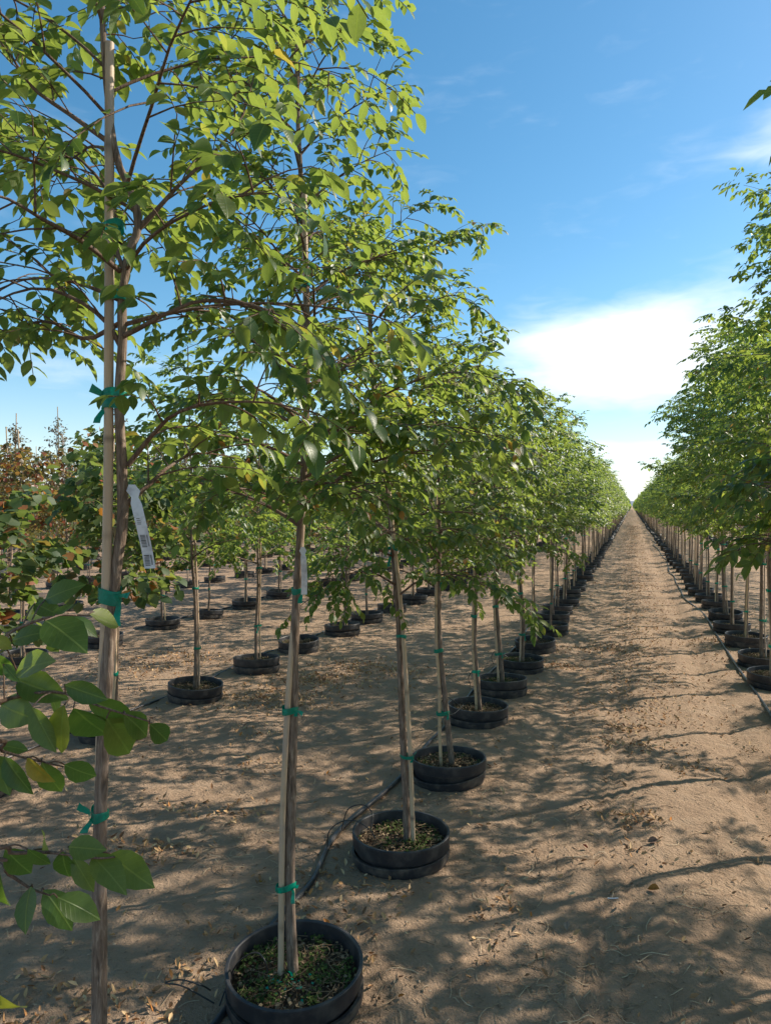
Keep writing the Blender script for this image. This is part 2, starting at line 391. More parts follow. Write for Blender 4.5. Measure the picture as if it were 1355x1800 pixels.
# ------------------------------------------------------------------ trees
def compound(rng, P, D, L, nl=7, size=0.062, flat=0.55):
    """pinnate leaves: alternate leaflets either side of a drooping stalk"""
    M = len(P); D = norm(D); up = np.array([0, 0, 1.0])
    side = norm(np.cross(D, up)); out = []; stalks = []
    roll = (rng.rand(M, 1) - 0.5) * 0.9
    sdn = side * np.cos(roll) + up * np.sin(roll)
    for j in range(nl):
        t = 0.22 + 0.78 * j / (nl - 1)
        pos = P + D * (L * t)[:, None] - up * (0.30 * L * t * t)[:, None]
        if j == nl - 1: d = D * 1.0 - up * 0.55
        else: d = D * 0.55 + sdn * (0.8 if j % 2 else -0.8) - up * (0.25 + 0.45 * rng.rand(M, 1))
        d = d + (rng.rand(M, 3) - 0.5) * 0.55
        nn = up + D * 0.25 + (rng.rand(M, 3) - 0.5) * (2 * flat)
        sz = size * (0.72 + 0.42 * t) * (0.75 + 0.5 * rng.rand(M))
        out.append((pos, norm(d), norm(nn), sz))
    t = np.array([0, 0.5, 1.0])
    st = P[:, None] + D[:, None] * (L[:, None] * t)[..., None] - up * (0.30 * L[:, None] * t * t)[..., None]
    return [np.concatenate([o[q] for o in out]) for q in range(4)], st

class Tree:
    def __init__(s, seed, H=3.15, base=1.15, rad=0.6, nl=17, path=None, lsize=0.062, leaflets=7, dens=1.0, fine=True, shape=None, limbs=None, top_rad=0.30, r0=0.019, low=None, wob=0.012, skip=None, erect=0.0):
        rng = s.rng = rs(seed); s.H = H; s.base = base
        if path is None:
            zz = np.linspace(0, H, 8); a = rng.rand() * 6.28; ln = rng.rand() * 0.07
            wx = np.cumsum(rng.randn(8) * wob) ; wy = np.cumsum(rng.randn(8) * wob)
            wx -= wx[0]; wy -= wy[0]
            P = np.stack([wx + math.cos(a) * ln * zz / 3, wy + math.sin(a) * ln * zz / 3, zz], -1)
            P[0, 2] = 0.03
        else: P = np.asarray(path, float)
        s.trunk = spline(P, 46 if fine else 14)
        zt = s.trunk[:, 2]; q = np.clip((zt - 0) / H, 0, 1)
        s.trad = r0 * (1.0 - 0.80 * q ** 1.2) * (1 + 0.5 * np.exp(-zt / 0.04))
        s.g_trunk = Geo()
        v, f = tube(s.trunk, s.trad, 12 if fine else 6, rough=0.24 if fine else 0, rng=rng); s.g_trunk.add(v, f)
        s.limbs = []; s.L = []
        ga = rng.rand() * 6.28
        for k in range(nl):
            u = (k + 0.5 * rng.rand()) / nl
            z0 = base + (H - base) * u * 0.86
            az = ga + k * 2.4 + rng.randn() * 0.3
            if skip and skip(z0, az): continue
            prof = (1 - u) ** 0.7 * rad + u ** 0.7 * top_rad if shape is None else shape(u, az)
            Ln = prof * (0.80 + 0.4 * rng.rand()) * 1.12
            e0 = R(30 + 32 * u + rng.randn() * 7 + erect)
            s.limb(s.pt(z0), az, Ln, e0, s.rad_at(z0) * 0.55, lsize, leaflets, dens, fine)
        for lb in (limbs or []):
            s.limb_path(spline(lb, 12), 0.0058, lsize, leaflets, dens, fine)
        # leader tip
        n0 = len(s.trunk); tp = s.trunk[int(n0 * 0.80):]
        s.limb_path(spline(tp, 10), None, lsize, leaflets, dens * 1.1, fine, wide=0.5)
        P, D, Nn, sz = [np.concatenate([l[q] for l in s.L]) for q in range(4)]
        s.leaves = (P, D, Nn, sz, rng.rand(len(P)) * 0.985)
    def pt(s, z):
        return np.array([np.interp(z, s.trunk[:, 2], s.trunk[:, c]) for c in range(3)])
    def rad_at(s, z): return float(np.interp(z, s.trunk[:, 2], s.trad))
    def limb(s, p0, az, Ln, e0, r0, lsize, leaflets, dens, fine):
        rng = s.rng; n = 11; t = np.linspace(0, 1, n); e = e0 - R(38) * t + rng.randn() * 0.05
        a = az + np.cumsum(rng.randn(n) * 0.05)
        d = np.stack([np.cos(e) * np.cos(a), np.cos(e) * np.sin(a), np.sin(e)], -1) * (Ln / (n - 1))
        P = p0 + np.vstack([[0, 0, 0], np.cumsum(d[1:], 0)])
        s.limb_path(P, r0, lsize, leaflets, dens, fine)
    def limb_path(s, P, r0, lsize, leaflets, dens, fine, wide=1.0):
        rng = s.rng; n = len(P); g = Geo()
        seg = np.linalg.norm(np.diff(P, axis=0), axis=1); Ln = seg.sum(); t = np.linspace(0, 1, n)
        if r0 is not None:
            v, f = tube(P, np.maximum(r0 * (1 - 0.8 * t), 0.0012), 7 if fine else 4); g.add(v, f)
        T = norm(np.gradient(P, axis=0))
        nt = max(3, int(Ln / 0.060 * dens)); bp = []; bd = []
        up = np.array([0, 0, 1.0])
        for q in range(nt):
            u = 0.22 + 0.78 * (q + rng.rand() * 0.6) / nt
            u = min(u, 0.999); ix = u * (n - 1); i0 = int(ix); fr = ix - i0
            p = P[i0] * (1 - fr) + P[i0 + 1] * fr; tg = T[i0]
            sd = np.cross(tg, up) if abs(tg[2]) < 0.8 else np.array([math.cos(q * 2.4), math.sin(q * 2.4), 0.0])
            sd = sd / (np.linalg.norm(sd) + 1e-6)
            d = tg * 0.5 + sd * (1 if q % 2 else -1) * 0.75 + up * (0.25 + 0.35 * rng.randn())
            d = d / np.linalg.norm(d)
            tl = (0.10 + 0.16 * rng.rand()) * (1.15 - 0.6 * u) * wide
            m = 4; tt = np.linspace(0, 1, m)
            tp = p + d * (tl * tt)[:, None] - up * (0.25 * tl * tt ** 2)[:, None]
            if fine:
                v, f = tube(tp, 0.0021 * (1 - 0.5 * tt), 4); g.add(v, f)
            for w_ in (0.45, 1.0):
                bp.append(p + d * tl * w_ - up * 0.25 * tl * w_ ** 2)
                s2 = np.cross(d, up); bd.append(d * 0.8 + s2 * (rng.rand() - 0.5) * 1.6 - up * (0.1 + 0.3 * rng.rand()))
        bp.append(P[-1]); bd.append(T[-1] - up * 0.2)
        bp = np.array(bp); bd = np.array(bd)
        Lr = (0.10 + 0.08 * rng.rand(len(bp))) * lsize / 0.062
        if leaflets > 1: lv, st = compound(rng, bp, bd, Lr, leaflets, lsize)
        else:
            bp2 = np.repeat(bp, 4, 0) + (rng.rand(len(bp) * 4, 3) - 0.5) * 0.10; bd2 = np.repeat(bd, 4, 0) + (rng.rand(len(bp) * 4, 3) - 0.5) * 1.4
            lv = [bp2, norm(bd2 - up * 0.5), norm(up * 0.8 + (rng.rand(len(bp2), 3) - 0.5) * 1.3), lsize * (0.7 + 0.6 * rng.rand(len(bp2)))]; st = []
        s.L.append(lv)
        if fine:
            for q in range(len(st)):
                v, f = tube(st[q], 0.0011, 3); g.add(v, f)
        if g.n: s.limbs.append(g)

# stake, ties, tag, pots --------------------------------------------------
def stake_geo(P, r=0.010, fine=True):
    P = np.asarray(P, float); Q = spline(P, 60 if fine else 6)
    Ln = np.linalg.norm(Q[-1] - Q[0]); s = np.linspace(0, Ln, len(Q))
    g = Geo()
    if fine:
        Q = spline(P, 150); s = np.linspace(0, Ln, 150); ph = (s / 0.29) % 1.0
        nd = np.exp(-((ph - 0.5) / 0.018) ** 2)
        v, f = tube(Q, r * (1 + 0.13 * nd) * (1.0 - 0.1 * s / Ln), 10); g.add(v, f, 0, np.repeat(nd, 10))
        k = 10
    else:
        v, f = tube(Q, r, 5); g.add(v, f); k = 5
    top = v[-k:]; g.add(np.vstack([top, top.mean(0)]), np.stack([np.arange(k), (np.arange(k) + 1) % k, np.full(k, k)], -1))
    return g
def tie_geo(c1, r1, c2, r2, h=0.016, flap=1, seed=0, wraps=1):
    """tape wound round trunk and stake, with a loose end"""
    rg = rs(seed); g = Geo(); c1 = np.asarray(c1, float); c2 = np.asarray(c2, float)
    k = 22; th = np.arange(k) * 2 * math.pi / k; d = c2[:2] - c1[:2]; L = np.hypot(*d) + 1e-6; d = d / L
    cen = (c1[:2] + c2[:2]) / 2; nrm = np.array([-d[1], d[0]]); a = L / 2 + max(r1, r2) + 0.003; b = max(r1, r2) + 0.0035
    rings = []
    nr = 4 + wraps * 3
    for q in range(nr):
        z = c1[2] + h * (q / (nr - 1) - 0.5) * (1 + 0.25 * np.sin(th + q)) + 0.003 * np.sin(2 * th + seed)
        k2 = 1 + (0.06 if q % 2 else 0.0)
        xy = cen + (np.cos(th) * a * k2)[:, None] * d + (np.sin(th) * b * k2)[:, None] * nrm
        rings.append(np.column_stack([xy, z]))
    V = np.concatenate(rings); i = np.arange(nr - 1)[:, None]; j = np.arange(k)[None]
    g.add(V, np.stack([i * k + j, i * k + (j + 1) % k, (i + 1) * k + (j + 1) % k, (i + 1) * k + j], -1).reshape(-1, 4))
    if flap:
        for q in range(2):
            s0 = RT * (0.9 * flap if q == 0 else 0.25 * flap)
            eR = math.hypot(a * float(d @ RT[:2]), b * float(nrm @ RT[:2])); eF = math.hypot(a * float(d @ FW[:2]), b * float(nrm @ FW[:2]))
            st = np.array([*cen, c1[2]]) + RT * flap * eR * 0.62 - FW * (eF * 0.78 + 0.001)
            n = 6; t = np.linspace(0, 1, n); ln = (0.030 if q == 0 else 0.034) * (0.5 + 0.9 * rg.rand())
            vz = (0.6 if q == 0 else -1.3) + rg.randn() * 0.5
            mid = st + (s0 + UP * vz)[None] * (ln * t)[:, None] + FW * (np.sin(t * 5) * 0.006)[:, None] + RT * (np.sin(t * 4 + q) * 0.004)[:, None]
            wv = (RT * 0.35 + UP * 0.85) if q == 0 else (RT * 0.95 + FW * 0.2)
            wd = (0.003 + 0.007 * t * (1 - 0.5 * t * rg.rand()))[:, None]
            V = np.concatenate([mid - wv * wd, mid + wv * wd]); i = np.arange(n - 1)
            g.add(V, np.stack([i, i + 1, i + 1 + n, i + n], -1))
    return g

def crease(me, k):
    """sharp moulded edges round the pot"""
    co = np.zeros(len(me.vertices) * 3, np.float32); me.vertices.foreach_get('co', co); co = co.reshape(-1, 3)
    ed = np.zeros(len(me.edges) * 2, np.int32); me.edges.foreach_get('vertices', ed); ed = ed.reshape(-1, 2)
    sh = np.abs(co[ed[:, 0], 2] - co[ed[:, 1], 2]) < 1e-6
    a = me.attributes.get('sharp_edge') or me.attributes.new('sharp_edge', 'BOOLEAN', 'EDGE'); a.data.foreach_set('value', sh)
    return me
def pot_meshes(k, tag_):
    inner = [(0.190, -0.06), (0.217, 0.058), (0.2185, 0.064), (0.2265, 0.066), (0.2275, 0.074), (0.2315, 0.076), (0.2355, 0.127), (0.2352, 0.134), (0.233, 0.136), (0.2245, 0.136), (0.222, 0.132), (0.218, 0.100), (0.204, 0.0)]
    outer = [(0.205, -0.10), (0.2215, -0.005), (0.2225, 0.004), (0.2275, 0.006), (0.2285, 0.016), (0.2325, 0.018), (0.2345, 0.052), (0.2335, 0.056), (0.222, 0.056), (0.215, -0.05)]
    if k < 24: inner = [inner[q] for q in (0, 1, 3, 5, 6, 8, 9, 12)]; outer = [outer[q] for q in (0, 4, 5, 6, 8)]
    g1 = Geo(); g1.add(*lathe(inner, k)); g2 = Geo(); g2.add(*lathe(outer, k))
    g3 = Geo(); rr = np.linspace(0, 0.215, 12 if k > 24 else 4); th = np.arange(k) * 2 * math.pi / k
    V = [[0, 0, 0.085]]
    for r in rr[1:]:
        for t in th: V.append([r * math.cos(t), r * math.sin(t), 0.075])
    V = np.array(V); V[:, 2] += 0.022 * vn(V[:, 0] * 22, V[:, 1] * 22, 5) + 0.016 * vn(V[:, 0] * 60, V[:, 1] * 60, 6) + 0.012 * np.exp(-(np.hypot(V[:, 0], V[:, 1]) / 0.08) ** 2)
    j = np.arange(k); g3.add(V, np.stack([0 * j, 1 + j, 1 + (j + 1) % k], -1))
    i = np.arange(len(rr) - 2)[:, None]; jj = j[None]
    g3.f.append((np.stack([1 + i * k + jj, 1 + i * k + (jj + 1) % k, 1 + (i + 1) * k + (jj + 1) % k, 1 + (i + 1) * k + jj], -1).reshape(-1, 4)[:, ::-1], 0))
    g3.f[0] = (g3.f[0][0], 0)
    return crease(g1.mesh('pot', [M_POT]), k), crease(g2.mesh('socket_pot', [M_SOCKET]), k), g3.mesh('potting_soil', [M_SOIL])
POT_N = pot_meshes(64, 'near'); POT_F = pot_meshes(20, 'far')

def weeds_geo(seed, n=900, green=0.7):
    rg = rs(seed); g = Geo()
    r = 0.205 * np.sqrt(rg.rand(n)); a = rg.rand(n) * 6.28
    cl = vn(r * np.cos(a) * 14 + seed, r * np.sin(a) * 14, 7) + 0.5
    keep = rg.rand(n) < np.clip(cl * 2.2 - 0.75, 0.05, 1); r, a, cl = r[keep], a[keep], cl[keep]; n = len(r)
    P = np.stack([r * np.cos(a), r * np.sin(a), 0.082 + 0.02 * rg.rand(n)], -1)
    D = np.stack([rg.randn(n), rg.randn(n), 0.25 + 0.4 * rg.rand(n)], -1); Nn = np.stack([rg.randn(n) * .5, rg.randn(n) * .5, np.ones(n)], -1)
    var = np.where(rg.rand(n) < green * (0.4 + cl), rg.rand(n) * 0.75, 0.85 + 0.15 * rg.rand(n))
    add_leaves(g, T_FAR, P, D, Nn, 0.008 + 0.012 * rg.rand(n), var)
    nb = 420; r = 0.205 * np.sqrt(rg.rand(nb)); a = rg.rand(nb) * 6.28      # bark chips and fallen leaflets
    add_leaves(g, T_FAR, np.stack([r * np.cos(a), r * np.sin(a), 0.084 + 0.012 * rg.rand(nb)], -1), np.stack([rg.randn(nb), rg.randn(nb), 0.3 * rg.randn(nb)], -1), np.stack([rg.randn(nb) * .7, rg.randn(nb) * .7, np.ones(nb)], -1), 0.007 + 0.016 * rg.rand(nb) ** 2, np.where(rg.rand(nb) < .45, 0.9 + 0.1 * rg.rand(nb), 0.99))
    m = 110                                             # dead straws across the soil
    for q in range(m):
        r0 = 0.19 * math.sqrt(rg.rand()); a0 = rg.rand() * 6.28; p = np.array([r0 * math.cos(a0), r0 * math.sin(a0), 0.095]); d = np.array([rg.randn(), rg.randn(), 0]); d /= np.linalg.norm(d)
        L = 0.03 + 0.06 * rg.rand(); t = np.linspace(0, 1, 4)[:, None]; pp = p + d * L * (t - 0.5) + np.array([-d[1], d[0], 0]) * 0.03 * (t - 0.5) ** 2
        pp[:, 2] += 0.012 * rg.rand(); rad_ = np.hypot(pp[:, 0], pp[:, 1]); pp[:, :2] *= np.minimum(1, 0.205 / np.maximum(rad_, 1e-4))[:, None]
        v, f = tube(pp, 0.0009, 3); g.add(v, f, 0, 0.9 + 0.1 * rg.rand())
    return g.mesh('weeds', [M_WEED])
WEEDS = [weeds_geo(s, 2200, gq) for s, gq in ((1, 0.9), (2, 0.8), (3, 0.3), (4, 0.2))]

def put_pot(parent, meshes, rng, soil=True, weeds=None, tilt=3.0, sc=1.0):
    p = link('pot', meshes[0], parent); p.rotation_euler = (R(rng.randn() * tilt * 0.5), R(rng.randn() * tilt * 0.5), rng.rand() * 6.28); p.scale = (sc, sc, sc)
    s = link('socket_pot', meshes[1], p); s.rotation_euler = (R(rng.randn() * tilt * 0.5), R(rng.randn() * tilt * 0.5), rng.rand()); s.scale = (1.005, 1.005, 1)
    if soil:
        link('potting_soil', meshes[2], p)
    if weeds is not None: link('weeds', weeds, p, kind='stuff')
    return p

ORD = 'first second third fourth fifth sixth seventh eighth ninth tenth eleventh twelfth thirteenth fourteenth fifteenth sixteenth seventeenth eighteenth nineteenth twentieth'.split() + ['twenty-' + q for q in 'first second third fourth fifth sixth seventh eighth ninth'.split()] + ['thirtieth']

def base_z(x, y): return float(ground_h(x, y)) + 0.0

def near_tree(pos, spec, label, group, stake_path=None, ties=(), seed=0, weeds=None, leaf_objs=300, stake_r=0.0105, tilt=2.5, potrot=None):
    """a tree close enough to be seen leaf by leaf; geometry is made round the tree's own base"""
    root = bpy.data.objects.new('potted_tree', None); SC.collection.objects.link(root)
    bz = base_z(pos[0], pos[1]); root.location = (pos[0], pos[1], bz)
    tag(root, label, 'tree', group)
    org = np.array([pos[0], pos[1], 0.0])
    t = Tree(seed, **spec)
    rng = rs(seed + 7)
    tr = link('trunk', t.g_trunk.mesh('trunk', [M_BARK]), root)
    for q, lg in enumerate(t.limbs): link('branch', lg.mesh('branch', [M_TWIG]), tr)
    P, D, Nn, sz, var = t.leaves
    Pw = P + org
    dep = Pw @ FW; cx = Pw @ RT; px = 677.5 + FPX * cx / np.maximum(dep, 0.05); py = 889 - FPX * (Pw[:, 2] - CAMH) / np.maximum(dep, 0.05)
    size = sz * FPX / np.maximum(dep, 0.05)
    size = np.where((dep > 0.1) & (px > -20) & (px < 1375) & (py > -20) & (py < 1820), size, -1.0)
    order = np.argsort(-(size + 6 * rng.rand(len(size)))); own = order[:leaf_objs]; own = own[size[own] > 0]; rest = np.setdiff1d(np.arange(len(P)), own)
    x, y, z = frames(D[own], Nn[own])
    for q, ii in enumerate(own):
        o = link('leaf', NEAR_LEAF[ii % len(NEAR_LEAF)], root)
        s_ = sz[ii]
        o.matrix_local = Matrix(((x[q][0] * s_, y[q][0] * s_, z[q][0] * s_, P[ii][0]), (x[q][1] * s_, y[q][1] * s_, z[q][1] * s_, P[ii][1]), (x[q][2] * s_, y[q][2] * s_, z[q][2] * s_, P[ii][2]), (0, 0, 0, 1)))
    g = Geo()
    for q in range(len(T_NEAR)):
        sel = rest[rest % len(T_NEAR) == q]
        if len(sel): add_leaves(g, T_NEAR[q], P[sel], D[sel], Nn[sel], sz[sel], var[sel])
    if g.n: link('foliage', g.mesh('foliage', [M_LEAFN], uv=True), root, kind='stuff')
    put_pot(root, POT_N, rng, True, weeds, tilt)
    if stake_path is not None:
        stp = np.asarray(stake_path, float); link('stake', stake_geo(stp, stake_r).mesh('stake', [M_STAKE]), root)
        order_ = np.argsort(stp[:, 2])
        for q, (tz, fl, hh, wr, *ex) in enumerate(ties):
            c1 = ex[0] if ex else t.pt(tz); c2 = np.array([np.interp(tz, stp[order_, 2], stp[order_, c]) for c in range(3)])
            link('tie', tie_geo(c1, t.rad_at(tz), c2, stake_r, hh, fl, seed * 10 + q, wr).mesh('tie', [M_TIE]), root)
    return root, t

def zrel(py, depth): return CAMH + (889 - py) / FPX * depth
def pathpx(pts, depth, org, dd=0.0):
    """pixel polyline at one depth -> points relative to the tree's base"""
    o = np.array([org[0], org[1], 0.0]); out = []
    for q in pts:
        out.append(at(q[0], q[1], depth + dd + (q[2] if len(q) > 2 else 0)) - o)
    return np.array(out)
def ppos(px, depth): p = at(px, 889, depth); return (p[0], p[1])

GA = 'staked trees potted in the row left of the sandy track'
GB = 'staked trees potted in the second row left of the track'
GC = 'staked trees potted in the row right of the sandy track'

# ---- tree 0: front trunk at the left edge of the picture
p0 = ppos(160, 1.5); d0 = 1.5
tr0 = pathpx([(158, 2330), (166, 2050), (172, 1800), (173, 1500), (182, 1250), (192, 1120), (204, 1000), (216, 900), (214, 800), (210, 700), (216, 600), (216, 520), (228, 440), (244, 395), (236, 340), (206, 270), (190, 150), (182, 0), (180, -180), (176, -380)], d0, p0)
tr0[0][2] = 0.05
st0 = pathpx([(160, 2330, .03), (166, 2050, .03), (170, 1800, .03), (171, 1500, .03), (177, 1250, .02), (184, 1100, .0), (188, 950, -.005), (191, 800, -.005), (192, 650, 0), (194, 400, 0), (195, 72, 0)], d0, p0); st0[0][2] = 0.04
lim0 = [pathpx(l, d0, p0) for l in (
    [(244, 398), (275, 365, .0), (318, 318, .0), (375, 265, .05), (425, 205, .1), (450, 120, .15)],
    [(224, 812), (262, 765), (305, 722, -.03), (370, 702, -.06), (470, 700, -.08), (560, 720, -.1)],
    [(222, 880), (262, 845, .03), (300, 812, .1), (350, 790, .2), (420, 800, .3)],
    [(216, 585), (250, 568, -.05), (292, 545, -.1), (360, 520, -.15), (450, 530, -.2), (540, 570, -.25)],
    [(212, 600), (185, 556, .0), (135, 520, .0), (70, 500, .05), (0, 520, .1), (-60, 560, .1)],
    [(200, 250), (130, 200), (60, 150), (20, 90), (-40, 20)],
    [(212, 470), (150, 420, -.1), (80, 380, -.2), (10, 340, -.25), (-60, 330, -.3)],
    [(212, 420), (190, 330, .2), (120, 260, .35), (40, 240, .45)],
    [(222, 475), (212, 450), (207, 430), (206, 400), (206, 380)], [(214, 560), (150, 590, .15), (90, 560, .25), (30, 570, .3), (-30, 600, .35)])]
near_tree(p0, dict(H=3.1, base=2.05, rad=0.42, nl=15, path=tr0, lsize=0.041, dens=1.15, limbs=lim0, top_rad=0.45, r0=0.0175), 'foremost potted tree with crooked grey trunk, tall stake and a hanging barcode tag', GA,
          st0, [(zrel(395, d0), 1, .022, 1, pathpx([(207, 395)], d0, p0)[0])] + [(zrel(y, d0), f, h, w) for y, f, h, w in ((515, 0, .016, 1), (695, -1, .034, 3), (1040, 1, .03, 2), (1430, -1, .018, 1), (1900, 1, .018, 1))], seed=11, weeds=WEEDS[1])
root0 = bpy.data.objects['potted_tree']

# ---- tree 1
p1 = ppos(518, 2.53); d1 = 2.53
tr1 = pathpx([(518, 1770), (513, 1690), (509, 1560), (511, 1400), (515, 1250), (518, 1120), (524, 1000), (533, 850), (539, 700), (539, 520), (534, 380), (526, 250), (520, 50), (512, -120), (508, -300)], d1, p1); tr1[0][2] = 0.06
st1 = pathpx([(492, 1760, -.01), (493, 1690, -.01), (496, 1450, -.02), (505, 1250, -.02), (516, 1100, 0), (530, 940, .02), (538, 700, .02), (537, 480, .0), (535, 330, -.01)], d1, p1); st1[0][2] = 0.06
lim1 = [pathpx(l, d1, p1) for l in (
    [(537, 800), (580, 755, -.05), (640, 715, -.1), (730, 670, -.2), (820, 655, -.25), (905, 680, -.3)],
    [(536, 840), (600, 800, -.1), (680, 765, -.2), (780, 750, -.3), (880, 770, -.35)],
    [(536, 600), (480, 560, -.1), (420, 530, -.2), (360, 520, -.25)],
    [(538, 560), (600, 500, .1), (650, 460, .15), (700, 440, .2)],
    [(530, 900), (470, 870, -.15), (410, 860, -.3), (360, 880, -.35)],
    [(533, 870), (560, 850, -.25), (600, 860, -.4), (620, 880, -.5)],
    [(536, 750), (480, 700, -.3), (430, 680, -.45), (390, 700, -.5)])]
near_tree(p1, dict(H=3.9, base=1.62, rad=0.50, nl=31, path=tr1, lsize=0.037, dens=1.65, limbs=lim1, top_rad=0.15, r0=0.019), 'potted tree whose pot with clover and weeds sits at the bottom edge of the photo', GA,
          st1, [(zrel(y, d1), f, h, w) for y, f, h, w in ((1560, 1, .018, 1), (1248, 1, .022, 2), (1040, 1, .018, 1), (780, 0, .02, 1), (500, 0, .02, 1), (378, -1, .018, 1))], seed=23, weeds=WEEDS[0])

# ---- tree 2
p2 = ppos(705, 3.55); d2 = 3.55
tr2 = pathpx([(716, 1500), (713, 1400), (706, 1250), (702, 1120), (690, 960), (680, 850), (664, 740), (652, 640), (652, 560), (648, 480), (640, 420), (640, 340)], d2, p2); tr2[0][2] = 0.06
st2 = pathpx([(727, 1510, -.03), (722, 1350, -.03), (714, 1200, -.03), (704, 1060, -.02), (690, 930, -.02), (680, 830, 0), (655, 640, .02), (647, 500, 0)], d2, p2); st2[0][2] = 0.06
lim2 = [pathpx(l, d2, p2) for l in (
    [(652, 560), (680, 490), (730, 450, .1), (790, 420, .15), (850, 400, .2)], [(652, 620), (720, 560, -.1), (790, 520, -.1), (850, 545, -.1)],
    [(690, 960), (740, 940, -.1), (800, 930, -.15), (850, 950, -.2)], [(696, 1030), (660, 1010, -.1), (610, 1010, -.2), (570, 1040, -.25)],
    [(698, 1050), (740, 1020, -.15), (800, 1010, -.2), (870, 1040, -.25), (930, 1075, -.3)], [(692, 980), (640, 960, -.2), (590, 990, -.3), (555, 1050, -.3)])]
near_tree(p2, dict(H=3.2, base=1.42, rad=0.48, nl=26, path=tr2, lsize=0.038, dens=1.70, limbs=lim2, r0=0.018), 'potted tree leaning left behind the nearest pot, its stake pale and straight', GA,
          st2, [(zrel(y, d2), f, h, w) for y, f, h, w in ((1330, 1, .02, 1), (1118, 0, .018, 1), (962, -1, .03, 2), (500, 0, .02, 1))], seed=31, weeds=WEEDS[1])

# ---- trees 3 .. 6 of the left row
A_LIST = [(789, 4.62), (840, 5.75), (881, 6.68), (915, 7.64)]
LEAN = [(-0.02, 0.0), (-.02, .03), (-.05, 0), (-.03, .02)]
A_LABELS = ['tree in tilted pot with trunk flaring at its foot beside an upright stake', 'fourth pot of the left row with its tree and stake pressed together',
            'potted tree with spread poles, fifth pot up the left row from the camera', 'sixth pot up the left row, its trunk and stake crossing low']
for q, (ppx, dd) in enumerate(A_LIST):
    pp = ppos(ppx, dd); rng = rs(50 + q)
    zz = np.array([0.06, 0.3, 0.6, 0.9, 1.3, 1.8, 2.3, 2.82 + 0.1 * rng.rand()]); n = len(zz)
    ox = LEAN[q][0] * zz + np.cumsum(rng.randn(n) * .012); oy = np.cumsum(rng.randn(n) * .012); ox -= ox[0]; oy -= oy[0]
    off0 = 0.02 if q else 0.03
    tp = RT[None] * (ox + off0 * np.exp(-zz / .3))[:, None] + FW[None] * oy[:, None]; tp[:, 2] = zz
    sp = tp * np.array([0.75, 0.75, 1.0]) - RT * (0.035 if q % 2 == 0 else 0.022) - FW * 0.015; sp[:, 2] = zz - 0.02; sp = sp[:-1]; sp[-1, 2] = 2.25
    if q == 0: sp[0] -= RT * 0.03; sp[1] -= RT * 0.02
    near_tree(pp, dict(H=zz[-1], base=1.10 + 0.10 * rng.rand(), rad=0.50, nl=25, path=tp, lsize=0.039, dens=1.65, r0=0.019), A_LABELS[q], GA, sp,
              [(z_, f_, .02, 1) for z_, f_ in ((0.32 + .1 * rng.rand(), 1), (0.72 + .15 * rng.rand(), 0), (1.25, 1), (2.0, 0))], seed=60 + q, weeds=WEEDS[(2 + q) % 4], tilt=5 if q == 0 else 3, leaf_objs=(300, 240, 150, 100)[q])

# ---- the tree beside the camera, out of frame to the left: its low sprays reach in
pm = (ROW_A - 0.06, 0.14)
rootm, tm = near_tree(pm, dict(H=3.0, base=1.75, rad=0.42, nl=13, lsize=0.058, dens=0.7, r0=0.018), 'tree beside the camera whose leafy twigs reach in at the lower left', GA,
                      [(0.03, 0.03, 0.02), (0.02, 0.02, 1.5), (0.03, 0.02, 2.5)], [(0.4, 1, .02, 1), (1.1, 1, .02, 1)], seed=91, leaf_objs=60)
def fg_spray(stem, leaves, seed, dep=1.0):
    rg = rs(seed); bz = rootm.location.z; org = np.array([pm[0], pm[1], bz])
    pts = [at(a, b, dep + (c if c else 0)) for a, b, c in stem]
    s0 = np.array([pm[0], pm[1], bz]) + tm.pt(pts[0][2] - 0.12 - bz)
    P = spline([s0, (s0 * 0.5 + pts[0] * 0.5) + UP * 0.05] + pts, 24) - org
    g = Geo(); v, f = tube(P, 0.0042 * (1 - 0.75 * np.linspace(0, 1, 24)), 8); g.add(v, f)
    for (bx, by, tx, ty) in leaves:
        dd = dep + rg.randn() * 0.035
        b = at(bx, by, dd); t = at(tx, ty, dd + rg.randn() * 0.03)
        k = np.argmin(np.linalg.norm(P + org - b, axis=1)); v, f = tube(spline([P[k], (P[k] + b - org) / 2 + UP * .004, b - org], 6), 0.0011, 5); g.add(v, f)
        x_ = t - b; L = np.linalg.norm(x_); nn = UP * (0.55 + 0.3 * rg.randn()) - FW * 0.8 + RT * rg.randn() * 0.35
        x, y, z = frames(x_[None], nn[None]); x, y, z = x[0], y[0], z[0]; p = b - org
        o = link('leaf', NEAR_LEAF[rg.randint(5)], rootm); wd = L * (0.88 + 0.27 * rg.rand())
        o.matrix_local = Matrix(((x[0] * L, y[0] * wd, z[0] * L, p[0]), (x[1] * L, y[1] * wd, z[1] * L, p[1]), (x[2] * L, y[2] * wd, z[2] * L, p[2]), (0, 0, 0, 1)))
    link('branch', g.mesh('branch', [M_TWIG]), rootm)
fg_spray([(-60, 1150, -.05), (20, 1110, 0), (90, 1085, 0), (170, 1082, 0)],
         [(78, 1056, 133, 1022), (60, 1062, 106, 1082), (78, 1092, 142, 1126), (122, 1086, 172, 1112), (156, 1080, 214, 1098), (20, 1128, 72, 1104), (-15, 1118, 18, 1142), (28, 1180, 86, 1158), (-8, 1150, 10, 1200), (95, 1090, 128, 1060)], 1, 0.98)
